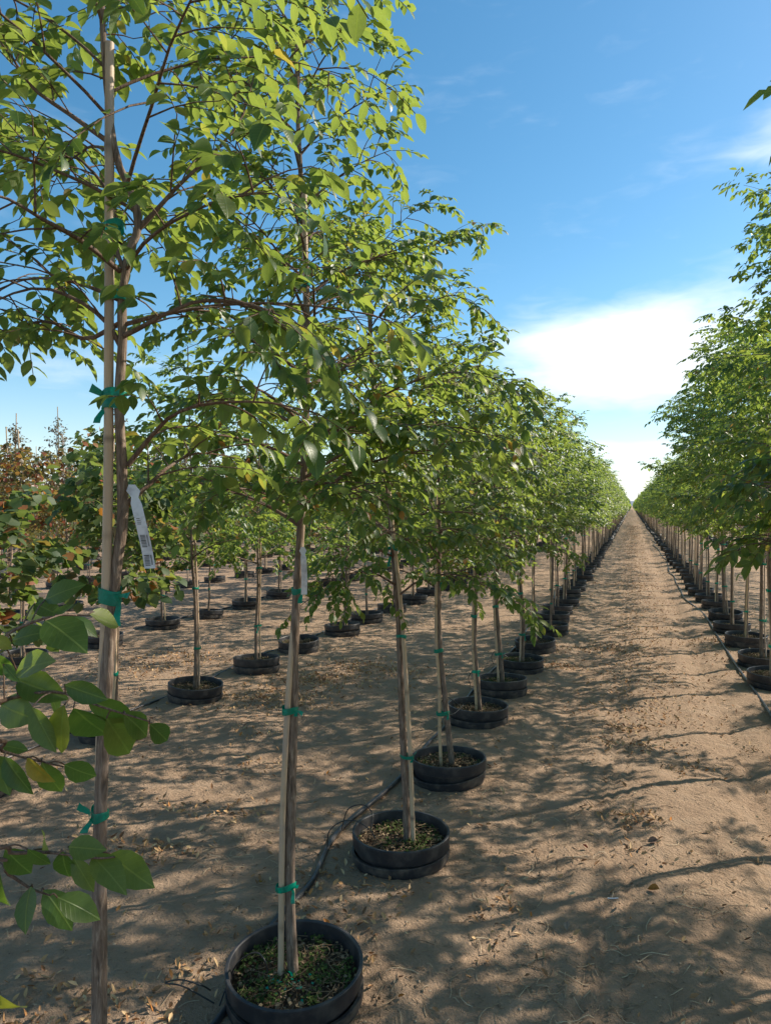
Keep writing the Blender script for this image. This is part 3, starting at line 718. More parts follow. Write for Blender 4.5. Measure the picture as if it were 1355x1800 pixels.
fg_spray([(-50, 1245, -.05), (20, 1228, 0), (100, 1218, 0), (180, 1245, 0), (262, 1270, 0)],
         [(5, 1168, 32, 1200), (28, 1196, 110, 1226), (112, 1205, 188, 1232), (55, 1244, 96, 1326), (112, 1240, 98, 1332), (128, 1246, 190, 1306), (152, 1232, 234, 1262), (186, 1264, 233, 1332), (215, 1256, 272, 1300), (262, 1274, 298, 1308), (36, 1222, 12, 1268), (84, 1226, 122, 1262), (0, 1240, 40, 1262)], 2, 1.0)
fg_spray([(-40, 1310, -.05), (0, 1322, 0), (50, 1336, 0), (110, 1350, 0)],
         [(111, 1346, 167, 1374), (6, 1332, 50, 1402), (46, 1334, 88, 1382), (72, 1342, 102, 1408), (-10, 1330, 10, 1390), (0, 1312, 48, 1320)], 3, 1.02)
fg_spray([(-50, 1502, -.05), (20, 1503, 0), (90, 1502, 0), (165, 1512, 0), (200, 1510, 0)],
         [(6, 1496, 54, 1548), (46, 1496, 86, 1528), (108, 1500, 112, 1562), (126, 1510, 162, 1574), (160, 1508, 214, 1556), (192, 1504, 254, 1562), (118, 1492, 170, 1494), (84, 1500, 66, 1470)], 4, 0.95)
fg_spray([(-50, 1520, -.05), (10, 1540, 0), (50, 1565, 0), (85, 1578, 0)],
         [(74, 1568, 127, 1638), (98, 1582, 174, 1614), (52, 1562, 27, 1638), (-8, 1520, 2, 1612), (18, 1545, 30, 1520)], 5, 0.97)
fg_spray([(-90, 1730, -.05), (-40, 1745, 0), (-5, 1752, 0)], [(-10, 1752, 28, 1806)], 6, 0.95)

r1 = bpy.data.objects['potted_tree.001']; rg = rs(3); g = Geo(); n = 26
P = np.column_stack([0.02 + rg.randn(n) * .045, -0.06 + rg.randn(n) * .035, 0.106 + .006 * rg.rand(n)])
add_leaves(g, T_FAR, P, rg.randn(n, 3) * [1, 1, .2], np.column_stack([rg.randn(n) * .4, rg.randn(n) * .4, np.ones(n)]), 0.006 + .012 * rg.rand(n), rg.rand(n))
link('tape_scraps', g.mesh('tape_scraps', [M_TIE]), r1, kind='stuff')

# ---- tree just outside the right edge whose low twigs hang into the picture
pr_ = (ROW_C, 3.47); dr = cam_pos(*pr_)[0]
limr = [[np.array([ROW_C, 3.47, z0]) - [*pr_, 0]] + [at(a, b, d_) - np.array([*pr_, 0]) for a, b, d_ in l] for z0, l in (
    (1.62, [(1500, 850, 2.75), (1400, 850, 2.6), (1330, 868, 2.5)]), (1.50, [(1500, 930, 2.7), (1400, 945, 2.6), (1345, 965, 2.5)]), (1.60, [(1520, 820, 2.9), (1420, 800, 2.9), (1350, 820, 2.9)]))]
near_tree(pr_, dict(H=3.6, base=1.6, rad=0.66, nl=24, lsize=0.046, dens=1.3, limbs=limr, top_rad=0.35, r0=0.019), 'tree at the right edge with dark leafy twigs hanging in beside the track', GC,
          [(-0.03, 0.03, 0.04), (-0.03, 0.02, 1.3), (-0.02, 0.02, 2.5)], [(0.5, 1, .02, 1), (1.2, 1, .02, 1), (2.0, 1, .02, 1)], seed=97, leaf_objs=60)

# hanging tag on tree 0, tag on tree 1
def plant_tag(root, px, py, px2, py2, depth, width, seed=0, bars=True):
    a = at(px, py, depth - 0.03); b = at(px2, py2, depth - 0.035); org = np.array(root.location)
    n = 14; t = np.linspace(0, 1, n)[:, None]; M = a + (b - a) * t + RT * np.sin(t * 3.1) * 0.003 - FW * np.sin(t * 5) * 0.004 - org
    wv = RT * 0.96 + FW * 0.25; prof = np.where(t[:, 0] < 0.13, 1.25 * np.sqrt(np.clip(1 - ((t[:, 0] - 0.08) / 0.09) ** 2, 0.05, 1)), np.where(t[:, 0] < 0.22, 0.65, 1.0))[:, None]
    V = np.concatenate([M - wv * width * prof / 2, M + wv * width * prof / 2]); V = np.concatenate([V, V + FW * 0.0006]); i = np.arange(n - 1)
    g = Geo(); g.add(V, np.vstack([np.stack([i, i + 1, i + 1 + n, i + n], -1), np.stack([i + 2 * n, i + 3 * n, i + 1 + 3 * n, i + 1 + 2 * n], -1)]))
    tg = link('tag', g.mesh('tag', [M_TAG]), root); tg['label'] = 'white plastic plant tag with two printed barcodes' if bars else 'white plastic plant tag seen edge on'
    if bars:
        g = Geo(); rg = rs(seed)
        fr = np.linspace(0, 1, n)
        def P(u, v): return np.array([np.interp(u, fr, M[:, c]) for c in range(3)]) + wv * width * v - FW * 0.0008
        for u0, u1 in ((0.60, 0.74), (0.84, 0.96)):
            u = u0
            while u < u1:
                w_ = 0.004 + 0.007 * rg.rand(); q = [P(u, -.34), P(u, 0.12), P(u + w_, 0.12), P(u + w_, -.34)]; g.add(q, [[0, 1, 2, 3]]); u += w_ + 0.004 + 0.006 * rg.rand()
            for k in range(10):
                uu = u0 + (u1 - u0) * k / 10; q = [P(uu, .22), P(uu, .36), P(uu + .007, .36), P(uu + .007, .22)]; g.add(q, [[0, 1, 2, 3]])
        for k in range(9):
            uu = 0.29 + .022 * k; q = [P(uu, -.3), P(uu, -.3 + .3 + .25 * rg.rand()), P(uu + .007, -.3 + .3), P(uu + .007, -.3)]; 
            if k > 4: g.add(q, [[0, 1, 2, 3]])
        link('barcode', g.mesh('barcode', [M_INK]), tg)
plant_tag(root0, 232, 852, 262, 1000, 1.5, 0.021)
for o in bpy.data.objects:
    if o.name == 'potted_tree.001': plant_tag(o, 532, 962, 534, 1046, 2.50, 0.020, bars=False)

# ------------------------------------------------------------------ tree kinds for the rest of the field
class Kind: pass
def variant(seed, mat, spec, tmpl, ties=True, far=False):
    k = Kind(); t = Tree(seed, fine=False, **spec); k.t = t
    g = Geo(); g.v += t.g_trunk.v; g.f += t.g_trunk.f; g.n = t.g_trunk.n; g.var += t.g_trunk.var; g.uv += t.g_trunk.uv
    for l in t.limbs:
        for (f, m_), in zip(l.f): pass
        off = g.n
        for f, m_ in l.f: g.f.append((f + off, m_))
        g.v += l.v; g.var += l.var; g.uv += l.uv; g.n += l.n
    k.trunk = g.mesh('trunk', [M_BARK])
    P, D, Nn, sz, var = t.leaves
    g = Geo(); add_leaves(g, tmpl, P, D, Nn, sz, var); k.crown = g.mesh('crown', [mat])
    rng = rs(seed + 3); a = rng.rand() * 6.28; o = np.array([math.cos(a), math.sin(a), 0]) * 0.032
    top = spec.get('stake', 2.35) if False else 2.35 + 0.3 * rng.rand()
    top = min(top, t.H - 0.05) if mat is not M_PURPLE and mat is not M_ORANGE and mat is not M_BROAD else t.H + 0.25
    zs = np.linspace(0.05, top, 6); S_ = np.array([t.pt(min(z, t.H)) + o * (1.4 if z < .3 else 1) for z in zs]); S_[:, 2] = zs
    k.stake = stake_geo(S_, 0.0095, False).mesh('stake', [M_STAKE])
    k.ties = []
    for z in (0.40 + .1 * rng.rand(), 0.95 + .2 * rng.rand(), 1.9):
        c2 = np.array([np.interp(z, S_[:, 2], S_[:, c]) for c in range(3)])
        k.ties.append(tie_geo(t.pt(z), t.rad_at(z), c2, 0.0095, 0.022, 1 if rng.rand() < .6 else 0, seed).mesh('tie', [M_TIE]))
    return k
YS = [variant(200 + q, M_LEAF, dict(H=2.85 + .3 * rs(q).rand(), base=1.28 + .15 * rs(q + 9).rand(), rad=0.48 + .08 * rs(q + 5).rand(), nl=22, lsize=0.043, dens=1.5, r0=0.018), T_MID) for q in range(8)]
CS = [variant(220 + q, M_LEAF, dict(H=3.45 + .2 * q, base=1.52, rad=0.78, nl=30, lsize=0.045, dens=1.6, r0=0.021, top_rad=0.42), T_MID) for q in range(3)]
WS = [variant(250 + q, M_LEAF, dict(H=2.8 + .12 * q, base=1.06, rad=0.54, nl=23, lsize=0.045, dens=1.4, r0=0.018), T_MID) for q in range(4)]
DS = [variant(240 + q, M_LEAF, dict(H=2.95, base=1.35, rad=0.40, nl=21, lsize=0.048, dens=1.35, r0=0.017, top_rad=.14), T_MID) for q in range(3)]
SS = [variant(230 + q, M_BROAD, dict(H=1.95, base=0.95, rad=0.44, nl=15, lsize=0.072, leaflets=1, dens=1.2, r0=0.015), T_BROAD) for q in range(2)]
BS = [variant(300 + q, M_BROAD, dict(H=2.15 + .15 * q, base=0.88, rad=0.54, nl=20, lsize=0.068, leaflets=1, dens=1.3, r0=0.017, top_rad=0.3), T_BROAD) for q in range(3)]
OS = [variant(320 + q, M_ORANGE, dict(H=2.45 + .12 * q, base=1.0, rad=0.46, nl=20, lsize=0.055, leaflets=1, dens=1.3, r0=0.017, top_rad=0.25), T_BROAD) for q in range(3)]
PS = [variant(340 + q, M_PURPLE, dict(H=2.95 + .2 * q, base=1.0, rad=0.46, nl=24, lsize=0.050, leaflets=1, dens=1.3, r0=0.016, top_rad=0.20, erect=22), T_MID) for q in range(3)]

def far_variant(seed, mat, spec, n, size):
    """whole far tree in one mesh: pot, trunk, stake and crown"""
    t = Tree(seed, fine=False, **spec); g = Geo(); rg = rs(seed)
    P, D, Nn, sz, var = t.leaves; sel = rg.choice(len(P), min(n, len(P)), replace=False)
    add_leaves(g, T_FAR, P[sel], D[sel], Nn[sel], np.full(len(sel), size) * (0.8 + .4 * rg.rand(len(sel))), var[sel], 0)
    lo_ = n < 200; st_ = 4 if lo_ else 3
    v, f = tube(t.trunk[::st_], t.trad[::st_] * (1.4 if lo_ else 1), 3 if lo_ else 4); g.add(v, f, 1)
    S_ = np.array([t.pt(z) + [0.03, 0.02, 0] for z in (0.05, 0.8, 1.6, 2.3)]); v, f = tube(S_[::3] if lo_ else S_, 0.009, 3); g.add(v, f, 2)
    v, f = lathe([(0.21, -.05), (0.24, .13), (0.0, .08)] if lo_ else [(0.21, -.05), (0.235, .06), (0.24, .13), (0.215, .13), (0.205, .07), (0.0, .08)], 6 if lo_ else 12); g.add(v, f, 3)
    return g
FV = [far_variant(200 + q, M_LEAF, dict(H=2.85 + .3 * rs(q).rand(), base=1.25 + .15 * rs(q + 9).rand(), rad=0.52, nl=22, lsize=0.060, dens=0.82, r0=0.018), 1100, 0.088) for q in range(4)]
FM = [[M_LEAF, M_BARK, M_STAKE, M_POT]]
FAR = [g.mesh('potted_tree', FM[0]) for g in FV]
def far_other(seed, mat, spec): 
    g = far_variant(seed, mat, spec, 900, 0.10); return g
FB = [far_other(300, M_BROAD, dict(H=2.4, base=1.0, rad=.55, nl=20, lsize=.075, leaflets=1, dens=1.3)), far_other(320, M_ORANGE, dict(H=2.4, base=1.0, rad=.5, nl=20, lsize=.062, leaflets=1, dens=1.3)), far_other(340, M_PURPLE, dict(H=2.8, base=1.0, rad=.34, nl=24, lsize=.055, leaflets=1, dens=1.1, top_rad=.12, erect=22))]
FARB = [FB[0].mesh('potted_tree', [M_BROAD, M_BARK, M_STAKE, M_POT]), FB[1].mesh('potted_tree', [M_ORANGE, M_BARK, M_STAKE, M_POT]), FB[2].mesh('potted_tree', [M_PURPLE, M_BARK, M_STAKE, M_POT])]

# rows: (x, first y, spacing, kind, words, group)
ROWS = [(ROW_A, 8.80, 1.06, 'y', 'row along the left side of the track', GA, 8),
        (ROW_B, 1.05, 1.13, 'y', 'second row left of the track', GB, 1),
        (ROW_C, 1.35, 1.06, 'y', 'row along the right side of the track', GC, 1),
        (-6.12, 2.75, 1.18, 'b', 'broad-leaved row at the left', 'broad leaved trees in pots at the left', 1),
        (-8.75, 5.25, 1.15, 'o', 'orange-leaved row at the left', 'orange leaved trees in pots at the left', 1),
        (-11.3, 6.6, 1.15, 'p', 'purple-leaved row at the left', 'slim purple trees in pots at the left', 1),
        (3.80, 0.23, 1.06, 'y', 'second row right of the track', 'staked trees potted in the second row right of the track', 1),
        (6.3, 1.0, 1.10, 'y', 'third row right of the track', 'staked trees potted in the third row right of the track', 1),
        (8.8, 1.6, 1.10, 'y', 'fourth row right of the track', 'staked trees potted in the fourth row right of the track', 1),
        (-13.9, 9.0, 1.2, 'b', 'far broad-leaved row', 'broad leaved trees far off at the left', 1),
        (-16.5, 10.0, 1.2, 'p', 'far purple-leaved row', 'slim purple trees far off at the left', 1)]
for q in range(12): ROWS.append((-19.1 - 2.6 * q, 12.0 + q, 1.2, 'bpyo'[q % 4], 'distant rows at the left', 'trees in the distant rows at the left', 1))
for q in range(6): ROWS.append((11.3 + 2.5 * q, 8.0 + q, 1.1, 'y', 'distant rows at the right', 'trees in the distant rows at the right', 1))
cands = []
rng = rs(5)
for ri, (x, y0, sp, kd, words, grp, i0) in enumerate(ROWS):
    y = y0; k = 0
    while y < 330:
        xx = x + rng.randn() * 0.03; yy = y + rng.randn() * 0.03
        d, px = cam_pos(xx, yy); kd_ = kd
        if ri == 2 and abs(yy - 3.47) < 0.4: y += sp; k += 1; continue
        if ri == 1 and yy < 5: kd_ = 's'
        if ri == 2 and yy < 13: kd_ = 'c'
        if ri in (6, 7, 8): kd_ = 'd'
        if ri == 6 and 4.7 < yy < 5.8: kd_ = 'c'
        if ri == 1 and yy >= 5: kd_ = 'w'
        if ri == 3: kd_ = 'o' if 5.9 < yy < 6.9 or hsh(np.array([k]), np.array([3]), 5)[0] > 0.72 else 'b'
        if ri == 4: kd_ = 'p' if hsh(np.array([k]), np.array([4]), 5)[0] > 0.55 else 'o'
        m = 0.75 * FPX / max(d, .3)
        vis = d > 0.5 and -m < px < 1355 + m
        cands.append((d, xx, yy, kd_, ri, k, vis, px)); y += sp; k += 1
vis = sorted([c for c in cands if c[6]], key=lambda c: c[0])
# rows hidden far behind others show little: favour the rows either side of the track
def weight(c): return c[0] * {0: 0.55, 2: 0.55, 1: 0.9, 6: 1.1, 7: 1.7, 8: 2.2}.get(c[4], 1.0 if c[4] < 6 else 1.5)
vis.sort(key=weight)
indiv = vis[:285]; rest = vis[285:]
shade = [c for c in cands if not c[6] and ((c[4] in (2, 6, 7) and -1.5 < c[2] < 8) or (c[4] == 6 and c[2] < 27) or (c[4] == 8 and 3 < c[2] < 10) or (c[4] in (1, 3) and 0 < c[2] < 6))]
KS = {'w': WS, 'd': DS, 'c': CS, 's': SS, 'y': YS, 'b': BS, 'o': OS, 'p': PS}
count = {}
HUES = {'w': 'green', 'd': 'sparse green', 'c': 'tall green', 's': 'short dark green', 'y': 'green', 'b': 'broad-leaved', 'o': 'orange-leaved', 'p': 'slim purple'}
def place(c, full=True, seen=True):
    d, x, y, kd, ri, k, v, px = c
    rg = rs(int(abs(x * 977) + y * 131) % 100000)
    words, grp, i0 = ROWS[ri][4], ROWS[ri][5], ROWS[ri][6]
    if seen: count[ri] = count.get(ri, i0 - 1) + 1
    no = count.get(ri, 0)
    z = base_z(x, y)
    sc = 0.93 + 0.14 * rg.rand()
    if d > 34:
        me = FAR[rg.randint(4)] if kd in 'ycsdw' else FARB['bop'.index(kd)]
        o = link('potted_tree', me, None, (x, y, z)); root = o
    else:
        root = bpy.data.objects.new('potted_tree', None); SC.collection.objects.link(root); root.location = (x, y, z)
        kk = KS[kd][rg.randint(len(KS[kd]))]
        tr = link('trunk', kk.trunk, root); link('crown', kk.crown, root); link('stake', kk.stake, root)
        if d < 18 or not full:
            for t in kk.ties[:3 if d < 12 else 2]: link('tie', t, root)
        pr = rs(int(rg.randint(1e6)))
        p = put_pot(root, POT_N if d < 9 else POT_F, pr, d < 25, WEEDS[pr.randint(2, 4)] if d < 10 else None)
    root.rotation_euler = (R(rg.randn() * 1.0), R(rg.randn() * 1.0), rg.rand() * 6.28)
    sw, sh = sc * (0.9 + 0.2 * rg.rand()), 0.86 + 0.22 * rg.rand()
    if root.type == 'EMPTY':
        for ch in root.children:
            if not ch.name.startswith('pot'): ch.scale = (sw, sw, sh)
    else: root.scale = (1, 1, sh)
    if not seen: lab = f'potted tree beside the camera in the {words}, outside the frame'; lab = f'{HUES[kd]} potted tree unseen in the {words}'
    elif ri > 8 or no > 30: lab = f'small {HUES[kd]} potted tree deep in the {words}'
    else: lab = f'{ORD[no - 1]} {HUES[kd]} potted tree up the {words}'
    tag(root, lab, 'tree', grp)
    return root
indiv.sort(key=lambda c: c[0])
for c in indiv: place(c)
for c in shade: place(c, seen=False)

# the rest of the rows, too many and too small to pick apart
g = Geo(); mats = [M_LEAF, M_BARK, M_STAKE, M_POT, M_BROAD, M_ORANGE, M_PURPLE]
lo = {}
def thin(geo_fn, m0):
    out = []
    for s_ in range(2):
        gg = geo_fn(s_); out.append((np.concatenate(gg.v), gg.f, np.concatenate(gg.var)))
    return out
def lodvar(n, size):
    return {'y': thin(lambda s_: far_variant(210 + s_, M_LEAF, dict(H=3.05, base=1.1, rad=.58, nl=14, lsize=.06, dens=.6), n, size), 0),
            'b': thin(lambda s_: far_variant(310 + s_, M_LEAF, dict(H=2.45, base=1.0, rad=.55, nl=14, lsize=.075, dens=.6), n, size), 4),
            'o': thin(lambda s_: far_variant(330 + s_, M_LEAF, dict(H=2.45, base=1.0, rad=.5, nl=14, lsize=.075, dens=.6), n, size), 5),
            'p': thin(lambda s_: far_variant(350 + s_, M_LEAF, dict(H=2.9, base=1.0, rad=.34, nl=14, lsize=.075, dens=.6, top_rad=.12, erect=20), n, size), 6)}
L1 = lodvar(300, 0.155); L2 = lodvar(80, 0.27); L3 = lodvar(26, 0.50)
ntri = 0
for c in rest:
    d, x, y, kd, ri = c[:5]
    if ri not in (0, 1, 2, 6) and d > 110: continue
    if ri in (1, 6) and d > 180: continue
    L = (L1 if d < 60 else (L2 if d < 110 else L3)) if ri in (0, 1, 2) else (L1 if d < 22 else (L2 if d < 45 else L3))
    V, Fs, var = L['y' if kd in 'dcsw' else kd][rng.randint(2)]
    a = rng.rand() * 6.28; s_ = 0.93 + .14 * rng.rand(); ca, sa = math.cos(a) * s_, math.sin(a) * s_
    Vw = np.stack([V[:, 0] * ca - V[:, 1] * sa + x, V[:, 0] * sa + V[:, 1] * ca + y, V[:, 2] * s_ + base_z(x, y)], -1)
    m0 = {'d': 0, 'w': 0, 'c': 0, 's': 0, 'y': 0, 'b': 4, 'o': 5, 'p': 6}[kd]
    off = g.n; g.v.append(Vw); g.var.append((var + rng.rand()) % 0.985); g.uv.append(np.zeros((len(V), 2))); g.n += len(V)
    for f, m_ in Fs: g.f.append((f + off, m0 if m_ == 0 else m_)); ntri += len(f) * (f.shape[1] - 2)
link('distant_trees', g.mesh('distant_trees', mats), kind='stuff')['label'] = 'far rows of small potted trees running together towards the horizon'
bpy.data.objects['distant_trees']['category'] = 'trees'
print('individuals', len(indiv), 'shade', len(shade), 'far', len(rest), 'far tris', ntri)

# ------------------------------------------------------------------ irrigation
def hose(name, pts, r, mat, label, lift=0.6, n=200, cat='hose', group=None, k=8):
    P = spline(pts, n); P[:, 2] = ground_h(P[:, 0], P[:, 1]) * 0.6 + r * lift + P[:, 2]
    P[:, 2] = np.convolve(np.pad(P[:, 2], 3, 'edge'), np.ones(7) / 7, 'valid')
    g = Geo(); v, f = tube(P, r, k); g.add(v, f)
    return tag(link(name, g.mesh(name, [mat])), label, cat, group)
def gp(px, py): p = on_ground(px, py); return (p[0], p[1], 0.0)
hp = [(-1.42, 0.2, 0), (-1.33, 1.4, 0), gp(384, 1800), gp(430, 1700), gp(482, 1628), gp(545, 1560), gp(578, 1490), gp(612, 1448), gp(700, 1372), (-1.36, 5.0, 0), (-1.33, 5.8, 0), (-1.37, 6.7, 0)]
y = 8.0; rg = rs(77)
while y < 60: hp.append((-1.34 + rg.randn() * 0.04, y, 0)); y += 1.4
hose('irrigation_hose', hp, 0.014, M_HOSE, 'black irrigation pipe winding past the pots left of the track', n=600)
cp = [(1.02, 3.0, 0), (1.04, 5.0, 0), gp(1355, 1258), gp(1305, 1185), gp(1268, 1130), gp(1240, 1085), gp(1205, 1055)]; y = cp[-1][1] + 1.5
while y < 60: cp.append((0.98 + rg.randn() * .05, y, 0)); y += 1.5
hose('irrigation_hose', cp, 0.0125, M_HOSE, 'black irrigation pipe along the pots right of the track', n=400)
for x, nm in ((ROW_B - 0.33, 'black irrigation pipe along the second row left of the track'), (-6.42, 'pale dusty irrigation pipe behind the broad-leaved trees at the left')):
    pts = []; y = 2.0
    while y < 45: pts.append((x + rg.randn() * .06, y, 0)); y += 1.3
    hose('irrigation_hose', pts, 0.011, M_HOSE, nm, n=300)
def drip(pts, label, grp='thin drip tubes looping into the pots'):
    P = spline(pts, 40); g = Geo(); v, f = tube(P, 0.0028, 6); g.add(v, f)
    return tag(link('drip_tube', g.mesh('drip_tube', [M_DRIP])), label, 'tube', grp)
def w3(px, py, dep): return at(px, py, dep)
drip([(*gp(384, 1790)[:2], .03), w3(395, 1745, 2.50), w3(415, 1700, 2.52), w3(445, 1680, 2.45), w3(462, 1690, 2.4), w3(470, 1715, 2.40)], 'thin black tube arching over the rim of the nearest pot')
drip([(*gp(368, 1762)[:2], .03), w3(352, 1738, 2.50), w3(315, 1728, 2.52), w3(288, 1734, 2.55), w3(320, 1740, 2.50), w3(375, 1770, 2.50)], 'thin black tube curled on the sand left of the nearest pot')
drip([(*gp(575, 1500)[:2], .02), w3(578, 1465, 3.60), w3(598, 1448, 3.62), w3(625, 1446, 3.60), w3(650, 1462, 3.55), w3(660, 1478, 3.5)], 'thin black tube arching into the second pot of the left row')
drip([(*gp(600, 1468)[:2], .02), w3(612, 1425, 3.7), w3(640, 1418, 3.7), w3(655, 1435, 3.65), w3(652, 1462, 3.6)], 'higher loop of thin tube behind the second pot rim')
drip([(*gp(775, 1310)[:2], .02), w3(772, 1285, 4.9), w3(782, 1262, 5.0), w3(800, 1255, 5.2), w3(815, 1240, 5.6)], 'thin black tube rising between the third and fourth pots')
for q, (ppx, dd) in enumerate([(840, 5.75), (881, 6.68), (915, 7.64)]):
    c = np.array([*ppos(ppx, dd), 0.0]); drip([c + [-.30, .1, .02], c + [-.30, 0, .12], c + [-.24, -.03, .19], c + [-.15, -.02, .14], c + [-.1, 0, .09]], f'thin black drip tube hooking into the {ORD[3 + q]} pot of the left row')

# ------------------------------------------------------------------ litter, straw, clods on the sand
rg = rs(101)
POTS = [p0, p1, p2] + [ppos(a, b) for a, b in A_LIST] + [(c[1], c[2]) for c in indiv if c[0] < 25] + [pm, (1.30, 3.47)]
PA = np.array(POTS)
def clear(P, r=0.245):
    keep = np.ones(len(P), bool)
    for q in PA: keep &= np.hypot(P[:, 0] - q[0], P[:, 1] - q[1]) > r
    return keep
def field(n, ymax):
    """random ground points, denser near the camera"""
    d = 2.1 + (ymax - 2.1) * rg.rand(n) ** 1.7; px = -200 + 1750 * rg.rand(n)
    P = d[:, None] * FW + ((px - 677.5) / FPX * d)[:, None] * RT
    return P
# fallen leaflets in drifts
spots = [(500, 1232, .22, 300), (560, 1200, .26, 420), (650, 1180, .30, 500), (400, 1430, .14, 60), (480, 1225, .2, 90), (420, 1240, .3, 110), (460, 1345, .18, 70), (310, 1495, .10, 45), (205, 1492, .12, 60), (250, 1505, .14, 40),
         (300, 1160, .4, 480), (230, 1185, .3, 260), (1105, 1282, .08, 80), (1110, 1450, .09, 80), (1060, 1140, .3, 220), (1105, 1310, .15, 100), (1280, 1130, .25, 220), (1100, 1030, .8, 400), (990, 1170, .15, 120), (740, 1400, .10, 30), (1120, 1500, .12, 30), (300, 1420, .12, 30), (440, 1290, .15, 50)]
pts = []
for a, b, s_, n in spots:
    c = on_ground(a, b); pts.append(np.column_stack([c[0] + rg.randn(n) * s_, c[1] + rg.randn(n) * s_ * 0.7, np.zeros(n)]))
P = field(26000, 30); dens = 1.25 * vn(P[:, 0] * 1.1, P[:, 1] * 1.1, 21) + vn(P[:, 0] * 4, P[:, 1] * 4, 22) * 0.8
pts.append(P[dens > 0.42])
P = field(1000, 14); pts.append(P)
y_ = 6 + 60 * rg.rand(7000) ** 1.2; pts.append(np.column_stack([0.10 + rg.randn(7000) * .28, y_, 0 * y_]))
for xr in (ROW_A, ROW_B, ROW_C):
    y_ = 3 + 30 * rg.rand(900); pts.append(np.column_stack([xr + rg.randn(900) * .35, y_, 0 * y_]))
P = np.concatenate(pts); P = P[clear(P)]; n = len(P)
P[:, 2] = ground_h(P[:, 0], P[:, 1]) + 0.004
g = Geo(); D = np.column_stack([rg.randn(n), rg.randn(n), rg.rand(n) * .5]); Nn = np.column_stack([rg.randn(n) * .6, rg.randn(n) * .6, np.ones(n)])
add_leaves(g, leaf_template('mid', 0.22, -0.35, 0.8), P, D, Nn, 0.015 + 0.024 * rg.rand(n), rg.rand(n) ** 0.8)
link('leaf_litter', g.mesh('leaf_litter', [M_LITTER]), kind='stuff')
# straw
g = Geo(); P = field(5000, 15); dens = vn(P[:, 0] * 1.7, P[:, 1] * 1.7, 31) + rg.rand(len(P)) * .5
P = P[dens > 0.18]; 
for a, b in ((1230, 1610), (1000, 1530), (450, 1700), (400, 1520), (1060, 1700), (330, 1760), (1150, 1480), (420, 1480), (960, 1700), (1240, 1560)):
    c = on_ground(a, b); P = np.vstack([P, c + np.column_stack([rg.randn(26) * .12, rg.randn(26) * .10, np.zeros(26)])])
P = P[clear(P, 0.27)]
for p in P:
    a = rg.rand() * 6.28; L = 0.03 + 0.10 * rg.rand() ** 2; cv = rg.randn() * 11; m = 6; t = np.linspace(0, L, m); an = a + cv * t
    q = np.stack([np.cos(an), np.sin(an), 0 * an], -1) * (L / (m - 1)); q = p + np.cumsum(q, 0); q[:, 2] = ground_h(q[:, 0], q[:, 1]) + 0.003 + 0.006 * rg.rand() * np.sin(t / L * 3.1)
    v, f = tube(q, 0.0011 + .0008 * rg.rand(), 3); g.add(v, f, 0, rg.rand())
link('dry_straw', g.mesh('dry_straw', [M_STRAW]), kind='stuff')
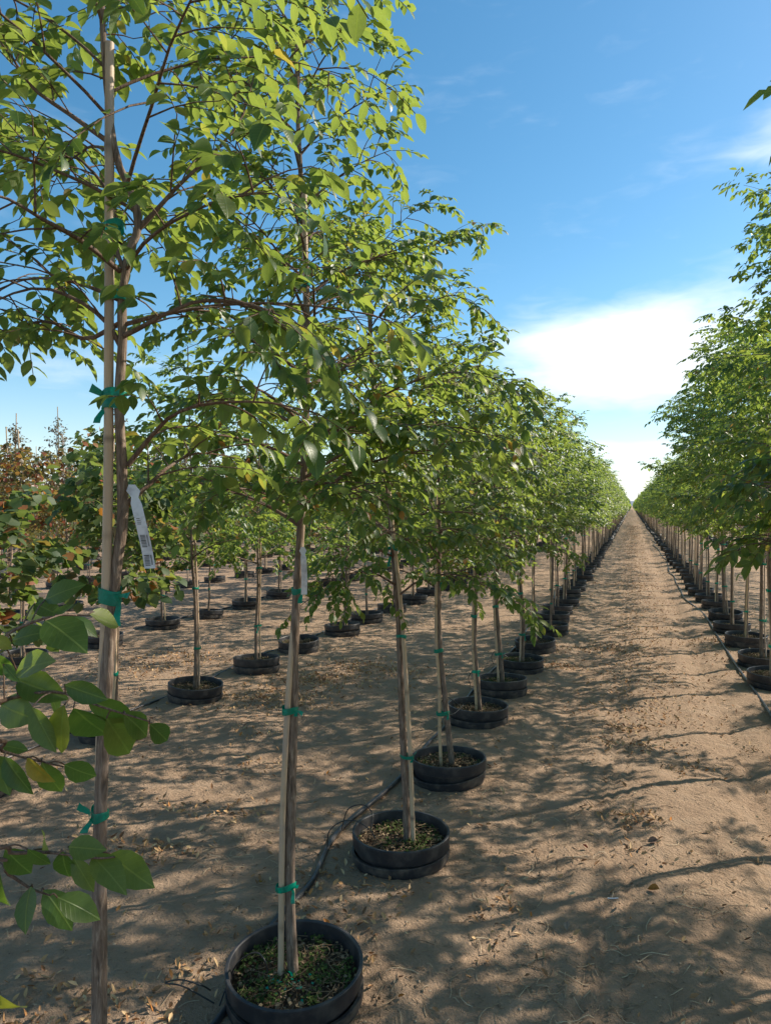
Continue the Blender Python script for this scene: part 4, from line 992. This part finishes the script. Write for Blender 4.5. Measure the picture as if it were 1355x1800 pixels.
# clods and small stones
ico = np.array([[1, 0, 0], [-1, 0, 0], [0, 1, 0], [0, -1, 0], [0, 0, 1], [0, 0, -1.0]]); IF = np.array([[0, 2, 4], [2, 1, 4], [1, 3, 4], [3, 0, 4], [2, 0, 5], [1, 2, 5], [3, 1, 5], [0, 3, 5]])
P = field(30000, 12); dn = vn(P[:, 0] * 2.5, P[:, 1] * 2.5, 41) + .9 * vn(P[:, 0] * 8, P[:, 1] * 8, 42); P = P[dn > 0.0]; P = P[clear(P)]; n = len(P)
s_ = 0.0015 + 0.008 * rg.rand(n) ** 6; Vv = ico[None] * (0.6 + .7 * rg.rand(n, 6, 1)) * s_[:, None, None] * np.array([1, 1, .6]); a = rg.rand(n) * 6.28
Vx = Vv[..., 0] * np.cos(a)[:, None] - Vv[..., 1] * np.sin(a)[:, None]; Vy = Vv[..., 0] * np.sin(a)[:, None] + Vv[..., 1] * np.cos(a)[:, None]
P[:, 2] = ground_h(P[:, 0], P[:, 1]) + s_ * 0.25
Vw = P[:, None] + np.stack([Vx, Vy, Vv[..., 2]], -1)
g = Geo(); g.add(Vw.reshape(-1, 3), (IF[None] + (np.arange(n) * 6)[:, None, None]).reshape(-1, 3), 0, np.repeat(rg.rand(n), 6))
link('sand_clods', g.mesh('sand_clods', [M_CLOD], smooth=False), kind='stuff')

def loose_leaf(px, py, L, col, label, seed):
    c = on_ground(px, py); rg = rs(seed); g = Geo(); tp = leaf_template('near', 0.36, -0.25, 0.7)
    add_leaves(g, tp, np.array([[0, 0, 0.004]]), np.array([[rg.randn(), rg.randn(), 0.15]]), np.array([[rg.randn() * .3, rg.randn() * .3, 1]]), np.array([L]), np.array([0.]))
    o = link('fallen_leaf', g.mesh('fallen_leaf', [plain('dead_leaf', col, 0.7, 0.3, 0.2, 60, tuple(q * .6 for q in col))]), None, (c[0], c[1], float(ground_h(c[0], c[1])) + 0.002))
    return tag(o, label, 'leaf', 'single dead leaves on the sand')
loose_leaf(1140, 1582, 0.055, (0.42, 0.16, 0.03), 'curled orange dead leaf lying alone on the sandy track', 1)
loose_leaf(1035, 1502, 0.03, (0.28, 0.05, 0.03), 'small dark red dead leaf on the sandy track', 2)
loose_leaf(1140, 1495, 0.05, (0.22, 0.13, 0.09), 'crumpled brown dead leaf in the shade on the track', 3)
loose_leaf(998, 1648, 0.035, (0.36, 0.26, 0.19), 'pale tan dead leaf on the track near the bottom', 4)
loose_leaf(455, 1560, 0.03, (0.40, 0.25, 0.05), 'small yellow dead leaf left of the black irrigation pipe', 5)
g = Geo(); c = on_ground(1079, 1597); v, f = tube([[-.022, -.004, .006], [0, 0, .007], [.022, .006, .009]], [.0022, .0026, .002], 6); g.add(v, f)
tag(link('wood_chip', g.mesh('wood_chip', [M_TAG]), None, (c[0], c[1], float(ground_h(c[0], c[1])))), 'short white splinter lying on the sandy track', 'splinter')
print('objects', len(bpy.data.objects))
